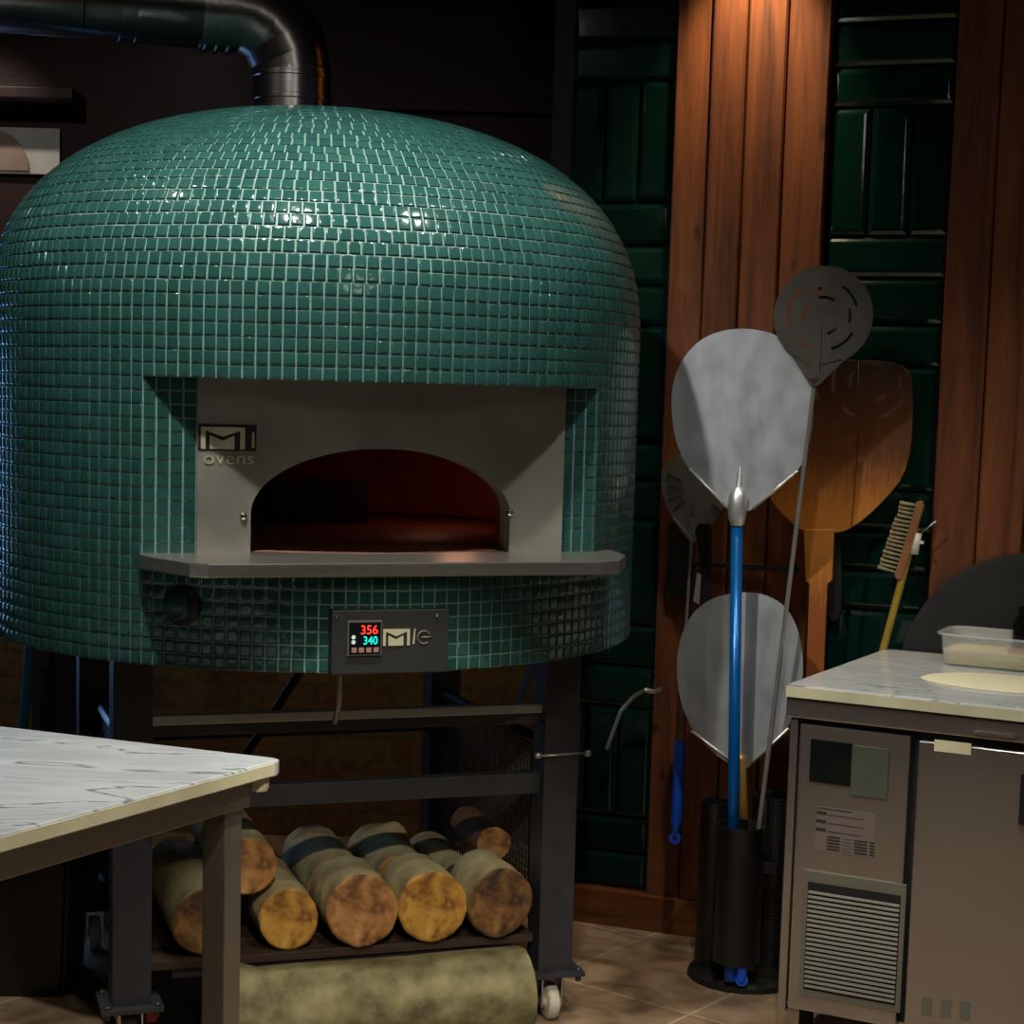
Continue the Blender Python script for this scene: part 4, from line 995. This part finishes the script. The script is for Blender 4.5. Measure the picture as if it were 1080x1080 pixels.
# flat dough on the marble
c_ = at(1045, 721, Z=TZ); bm = bmesh.new(); o_pts = []
prf = [(0, .010), (.05, .0095), (.09, .007), (.12, .003), (.128, .0002), (0, .0002)]
b2 = bmesh.new(); lathe(b2, prf, 48)
for v in b2.verts: 
    n_ = 1+.06*noise.noise((v.co.x*9, v.co.y*9, 3)); v.co.x *= 1.5*n_; v.co.y *= .95*n_; v.co.z *= 1.6
merge(bm, b2); o = obj('flattened_dough', bm, 'flour', None, True); o.location = (c_.x+.02, c_.y, TZ); o.rotation_euler = (0, 0, FRt); tag(o, 'flat cream dough piece lying at the front edge of the marble worktop', 'dough')
# dark domed cover at the back
a, z_ = wl(1088, 722, .05); b_, _ = wl(950, 660, .05); Rr = a-b_
bm = bmesh.new(); T = WM @ Matrix.Translation((a, -.037, z_)) @ Matrix.Rotation(PI/2, 4, 'X')
lathe(bm, [(0, 0), (Rr-.004, 0), (Rr, .003), (Rr, .008), (Rr-.02, .013), (0, .014)], 96, T=T)
tag(obj('round_lid', bm, 'charcoal', None, True, 30), 'big matt dark grey round disc propped upright against the planks behind the marble worktop', 'lid')
bm = bmesh.new(); lathe(bm, [(0, 0), (.026, 0), (.028, .01), (.028, .10), (.012, .13), (.012, .15), (0, .15)], 28)
o = obj('black_bottle', bm, 'display', None, True); bq = FMx @ Vector((.52, .46, TZ)); 
o.location = FMx @ Vector((.40, .72, TZ))
o.scale = (.75, .75, 1); tag(o, 'glossy black bottle standing between the clear tub and the dark cover', 'bottle')

# ------------------------------------------------------------------ marble table at the left
TA = Vector((-.4116, 3.2746, 0)); a1 = math.radians(180-21.5); a2_ = math.radians(270-30.0)
dA = Vector((math.cos(a1), math.sin(a1), 0)); dB = Vector((math.cos(a2_), math.sin(a2_), 0))
tb_ = thing('marble_table', 'white marble topped prep table with stainless steel frame at the left edge', 'table', TA, 0)
LA, LB = 1.5, 1.0
def tp(a_, b_): P = dA*a_ + dB*b_; return (P.x, P.y)
def quad(i0, a1_=LA, b1_=LB): return [tp(i0, i0), tp(a1_-i0, i0), tp(a1_-i0, b1_-i0), tp(i0, b1_-i0)]
cor = [tp(.0, .02), tp(.006, .006), tp(.02, .0), tp(LA, 0), tp(LA, LB), tp(0, LB)]
bm = bmesh.new(); prism(bm, cor, .870, .9, plane='xy', bev=.005); obj('marble_top', bm, 'marble', tb_)
cor2 = [tp(-.0012, .03), tp(-.0012, LB-.01), tp(.004, LB-.01), tp(.004, .03)]
bm = bmesh.new(); prism(bm, cor2, .874, .896, plane='xy'); obj('front_edge', bm, 'lit_cream', tb_)  # strip over the slab side, painted as brightly lit
bm = bmesh.new()
for (p0, p1, q1, q0) in ((tp(.035, .05), tp(.035, LB-.05), tp(.065, LB-.05), tp(.065, .05)), (tp(.05, .035), tp(LA-.05, .035), tp(LA-.05, .065), tp(.05, .065)), (tp(LA-.065, .05), tp(LA-.065, LB-.05), tp(LA-.035, LB-.05), tp(LA-.035, .05)), (tp(.05, LB-.065), tp(LA-.05, LB-.065), tp(LA-.05, LB-.035), tp(.05, LB-.035))):
    prism(bm, [p0, p1, q1, q0], .815, .869, plane='xy', bev=.002)
obj('frame', bm, 'steel_leg', tb_)
for i, (a_, b_) in enumerate(((.075, .075), (LA-.075, .075), (LA-.075, LB-.075), (.075, LB-.075))):
    w_ = .024; s_ = [tp(a_-w_, b_-w_), tp(a_+w_, b_-w_), tp(a_+w_, b_+w_), tp(a_-w_, b_+w_)]
    bm = bmesh.new(); prism(bm, s_, .03, .8145, plane='xy', bev=.003); l = obj('leg', bm, 'steel_leg', tb_)
    bm = bmesh.new(); cpt = tp(a_, b_); lathe(bm, [(0, 0), (.024, 0), (.026, .01), (.02, .029), (0, .029)], 20, c=(cpt[0], cpt[1], 0)); obj('foot', bm, 'black_plastic', l)
c_ = tp(.045, .045); bm = bmesh.new(); lathe(bm, [(0, .842), (.016, .842), (.019, .85), (.019, .8695), (0, .8695)], 20, c=(c_[0]+.02, c_[1]+.01, 0)); obj('corner_pad', bm, 'lit_cream', tb_, True)

# ------------------------------------------------------------------ left background
P = at(42, 1030, Z=.0); bn = thing('waste_bin', 'tall black plastic waste bin standing behind the marble table', 'bin', (-1.27, 4.62, 0), .05)
def bin_bm(w0, w1, z0, z1):
    bm = bmesh.new(); A_ = [bm.verts.new((x*w0, y*w0, z0)) for x, y in ((-1, -1), (1, -1), (1, 1), (-1, 1))]; B_ = [bm.verts.new((x*w1, y*w1, z1)) for x, y in ((-1, -1), (1, -1), (1, 1), (-1, 1))]
    C_ = [bm.verts.new((x*(w1-.006), y*(w1-.006), z1)) for x, y in ((-1, -1), (1, -1), (1, 1), (-1, 1))]; D_ = [bm.verts.new((x*(w0-.006), y*(w0-.006), z0+.01)) for x, y in ((-1, -1), (1, -1), (1, 1), (-1, 1))]
    bm.faces.new(A_[::-1])
    for q, w_ in ((A_, B_), (B_, C_), (C_, D_)):
        for i in range(4): bm.faces.new((q[i], q[(i+1) % 4], w_[(i+1) % 4], w_[i]))
    bm.faces.new(D_)
    bmesh.ops.bevel(bm, geom=[e for e in bm.edges if abs((e.verts[0].co-e.verts[1].co).z) > .2], offset=.012, segments=3, affect='EDGES')
    return bm
obj('bin_body', bin_bm(.14, .165, .0, .58), 'black_plastic', bn, True)
bm = bmesh.new()
for s_ in (-1, 1): box(bm, -.172, .172, s_*.168-.008, s_*.168+.008, .565, .59, .004); box(bm, s_*.168-.008, s_*.168+.008, -.172, .172, .565, .59, .004)
obj('bin_rim', bm, 'black_plastic', bn)
P = at(118, 985, Z=0.0); P = Vector((P.x, min(P.y, 5.6), 0)); bm = BOX(-.036, .036, -.036, .036, 0, .10, .008); o = obj('white_jar', bm, 'caster', None); o.location = (at(123, 985, Y=5.12).x, 5.12, 0); tag(o, 'small off-white block on the floor behind the left stand leg', 'container')
# leaning board and hose seen under the oven's left side
bm = bmesh.new(); prism(bm, [(-.04, 0), (.03, 0), (.03, 1.05), (-.012, 1.05)], -.012, .012); prism(bm, [(.03, 0), (.12, 0), (.12, 1.05), (.03, 1.05)], .01, .03, mi=1)
o = obj('leaning_board', bm, ['pale_wall', 'charcoal'], None); pz = at(43, 740, Y=5.7); o.location = (pz.x, 5.7, 0); tag(o, 'narrow pale panel upright on the floor under the oven left side', 'panel')
bm = bmesh.new(); tube(bm, [at(32, 640, Y=5.5), at(31, 690, Y=5.5), at(28, 730, Y=5.5), at(24, 770, Y=5.5), at(22, 850, Y=5.45), (at(20, 900, Y=5.4).x, 5.4, .012)], .016, 14); tag(obj('teal_hose', bm, 'teal_hose', None, True), 'teal blue hose hanging down at the far left under the oven', 'hose')
# white picture on the back wall with beige disc, and the dark shelf over it
P0 = at(-14, 133, Y=6.15); P1 = at(62, 184, Y=6.15)
pc = thing('wall_picture', 'white wall panel with a beige round patch at the upper left', 'picture', (0, 0, 0))
bm = BOX(P0.x, P1.x, 6.16, 6.178, P1.z, P0.z, .003); obj('white_panel', bm, 'white_plastic', pc)
bm = bmesh.new(); pp = [(P0.x+.0, P1.z+.01)]+[(P0.x+.13*math.cos(a)+.01, P1.z+.01+.135*math.sin(a)) for a in [PI/2*i/14 for i in range(15)]]; prism(bm, pp, 6.152, 6.16); obj('beige_patch', bm, 'pinkish', pc)
bm = BOX(P0.x-.1, P1.x+.08, 6.0, 6.18, P0.z+.075, P0.z+.11, .004); tag(obj('wall_shelf', bm, 'plank_dark', None), 'dark wooden shelf above the white panel at the upper left', 'shelf')

# ------------------------------------------------------------------ lights
def spot(loc, tgt, en, col, ang=110, blend=.6, rad=.035):
    l = bpy.data.lights.new('downlight_and_fill', 'SPOT'); l.energy = en; l.color = col; l.spot_size = math.radians(ang); l.spot_blend = blend; l.shadow_soft_size = rad  # serves the ceiling downlights and the added fill spots alike
    o = bpy.data.objects.new('downlight_and_fill', l); COL.objects.link(o); o.location = loc
    o.rotation_euler = (Vector(tgt)-Vector(loc)).to_track_quat('-Z', 'Y').to_euler(); return o
spot((-.60, 3.05, 3.15), (-.62, 4.0, 1.2), 130, (1, .98, .93), 96, .8)
spot((.45, 3.42, 3.15), (.0, 3.95, 1.0), 62, (1, .97, .92), 84, .8)
spot((.40, 2.15, 3.15), (.42, 2.25, 0), 125, (1, .93, .78), 82, .22, .03)
spot((.25, .30, 3.15), (-.25, 4.4, .20), 240, (1, .94, .80), 15, .6, .04)  # added accent fill, narrow cone brightens only the back logs
lp = WM @ Vector((.50, -.19, 2.96)); lt = WM @ Vector((.48, .02, 2.1))
spot(lp, lt, 38, (1, .72, .42), 72, 1, .03)
spot((1.75, 3.3, 3.15), (1.5, 4.2, .9), 36, (1, .94, .84), 64)
spot((-1.5, 3.75, 3.12), (-1.45, 3.85, .9), 12, (1, .97, .9), 168, .3)
spot((-.30, 5.74, 3.15), (-.30, 5.80, 0), 34, (1, .86, .62), 42, .5)  # added fill behind the oven, brightens the brick wall
spot((-2.0, 5.3, 3.15), (-1.85, 6.1, 2.3), 22, (1, .88, .82), 38)
def area(loc, tgt, en, col, size):
    l = bpy.data.lights.new('soft fill', 'AREA'); l.energy = en; l.color = col; l.size = size; l.shape = 'DISK'
    o = bpy.data.objects.new('soft_fill', l); COL.objects.link(o); o.location = loc; o.rotation_euler = (Vector(tgt)-Vector(loc)).to_track_quat('-Z', 'Y').to_euler()
area((1.0, .2, 3.1), (.7, 3.5, .0), 4, (1, .93, .8), .8)  # added soft fill above the camera, no real panel
l = bpy.data.lights.new('chamber lamp', 'POINT'); l.energy = .2; l.color = (1, .44, .28); l.shadow_soft_size = .05
o = bpy.data.objects.new('chamber_lamp', l); COL.objects.link(o); P = OC + ort*.40 - ofr*.05; o.location = (P.x, P.y, 1.42)
wd_ = bpy.data.worlds.new('world'); SC.world = wd_; wd_.use_nodes = True
wd_.node_tree.nodes['Background'].inputs[0].default_value = (.6, .7, 1, 1); wd_.node_tree.nodes['Background'].inputs[1].default_value = .025
vs = SC.view_settings; vs.view_transform = 'Standard'; vs.look = 'None'; vs.gamma = 1; vs.exposure = .28; vs.use_curve_mapping = False
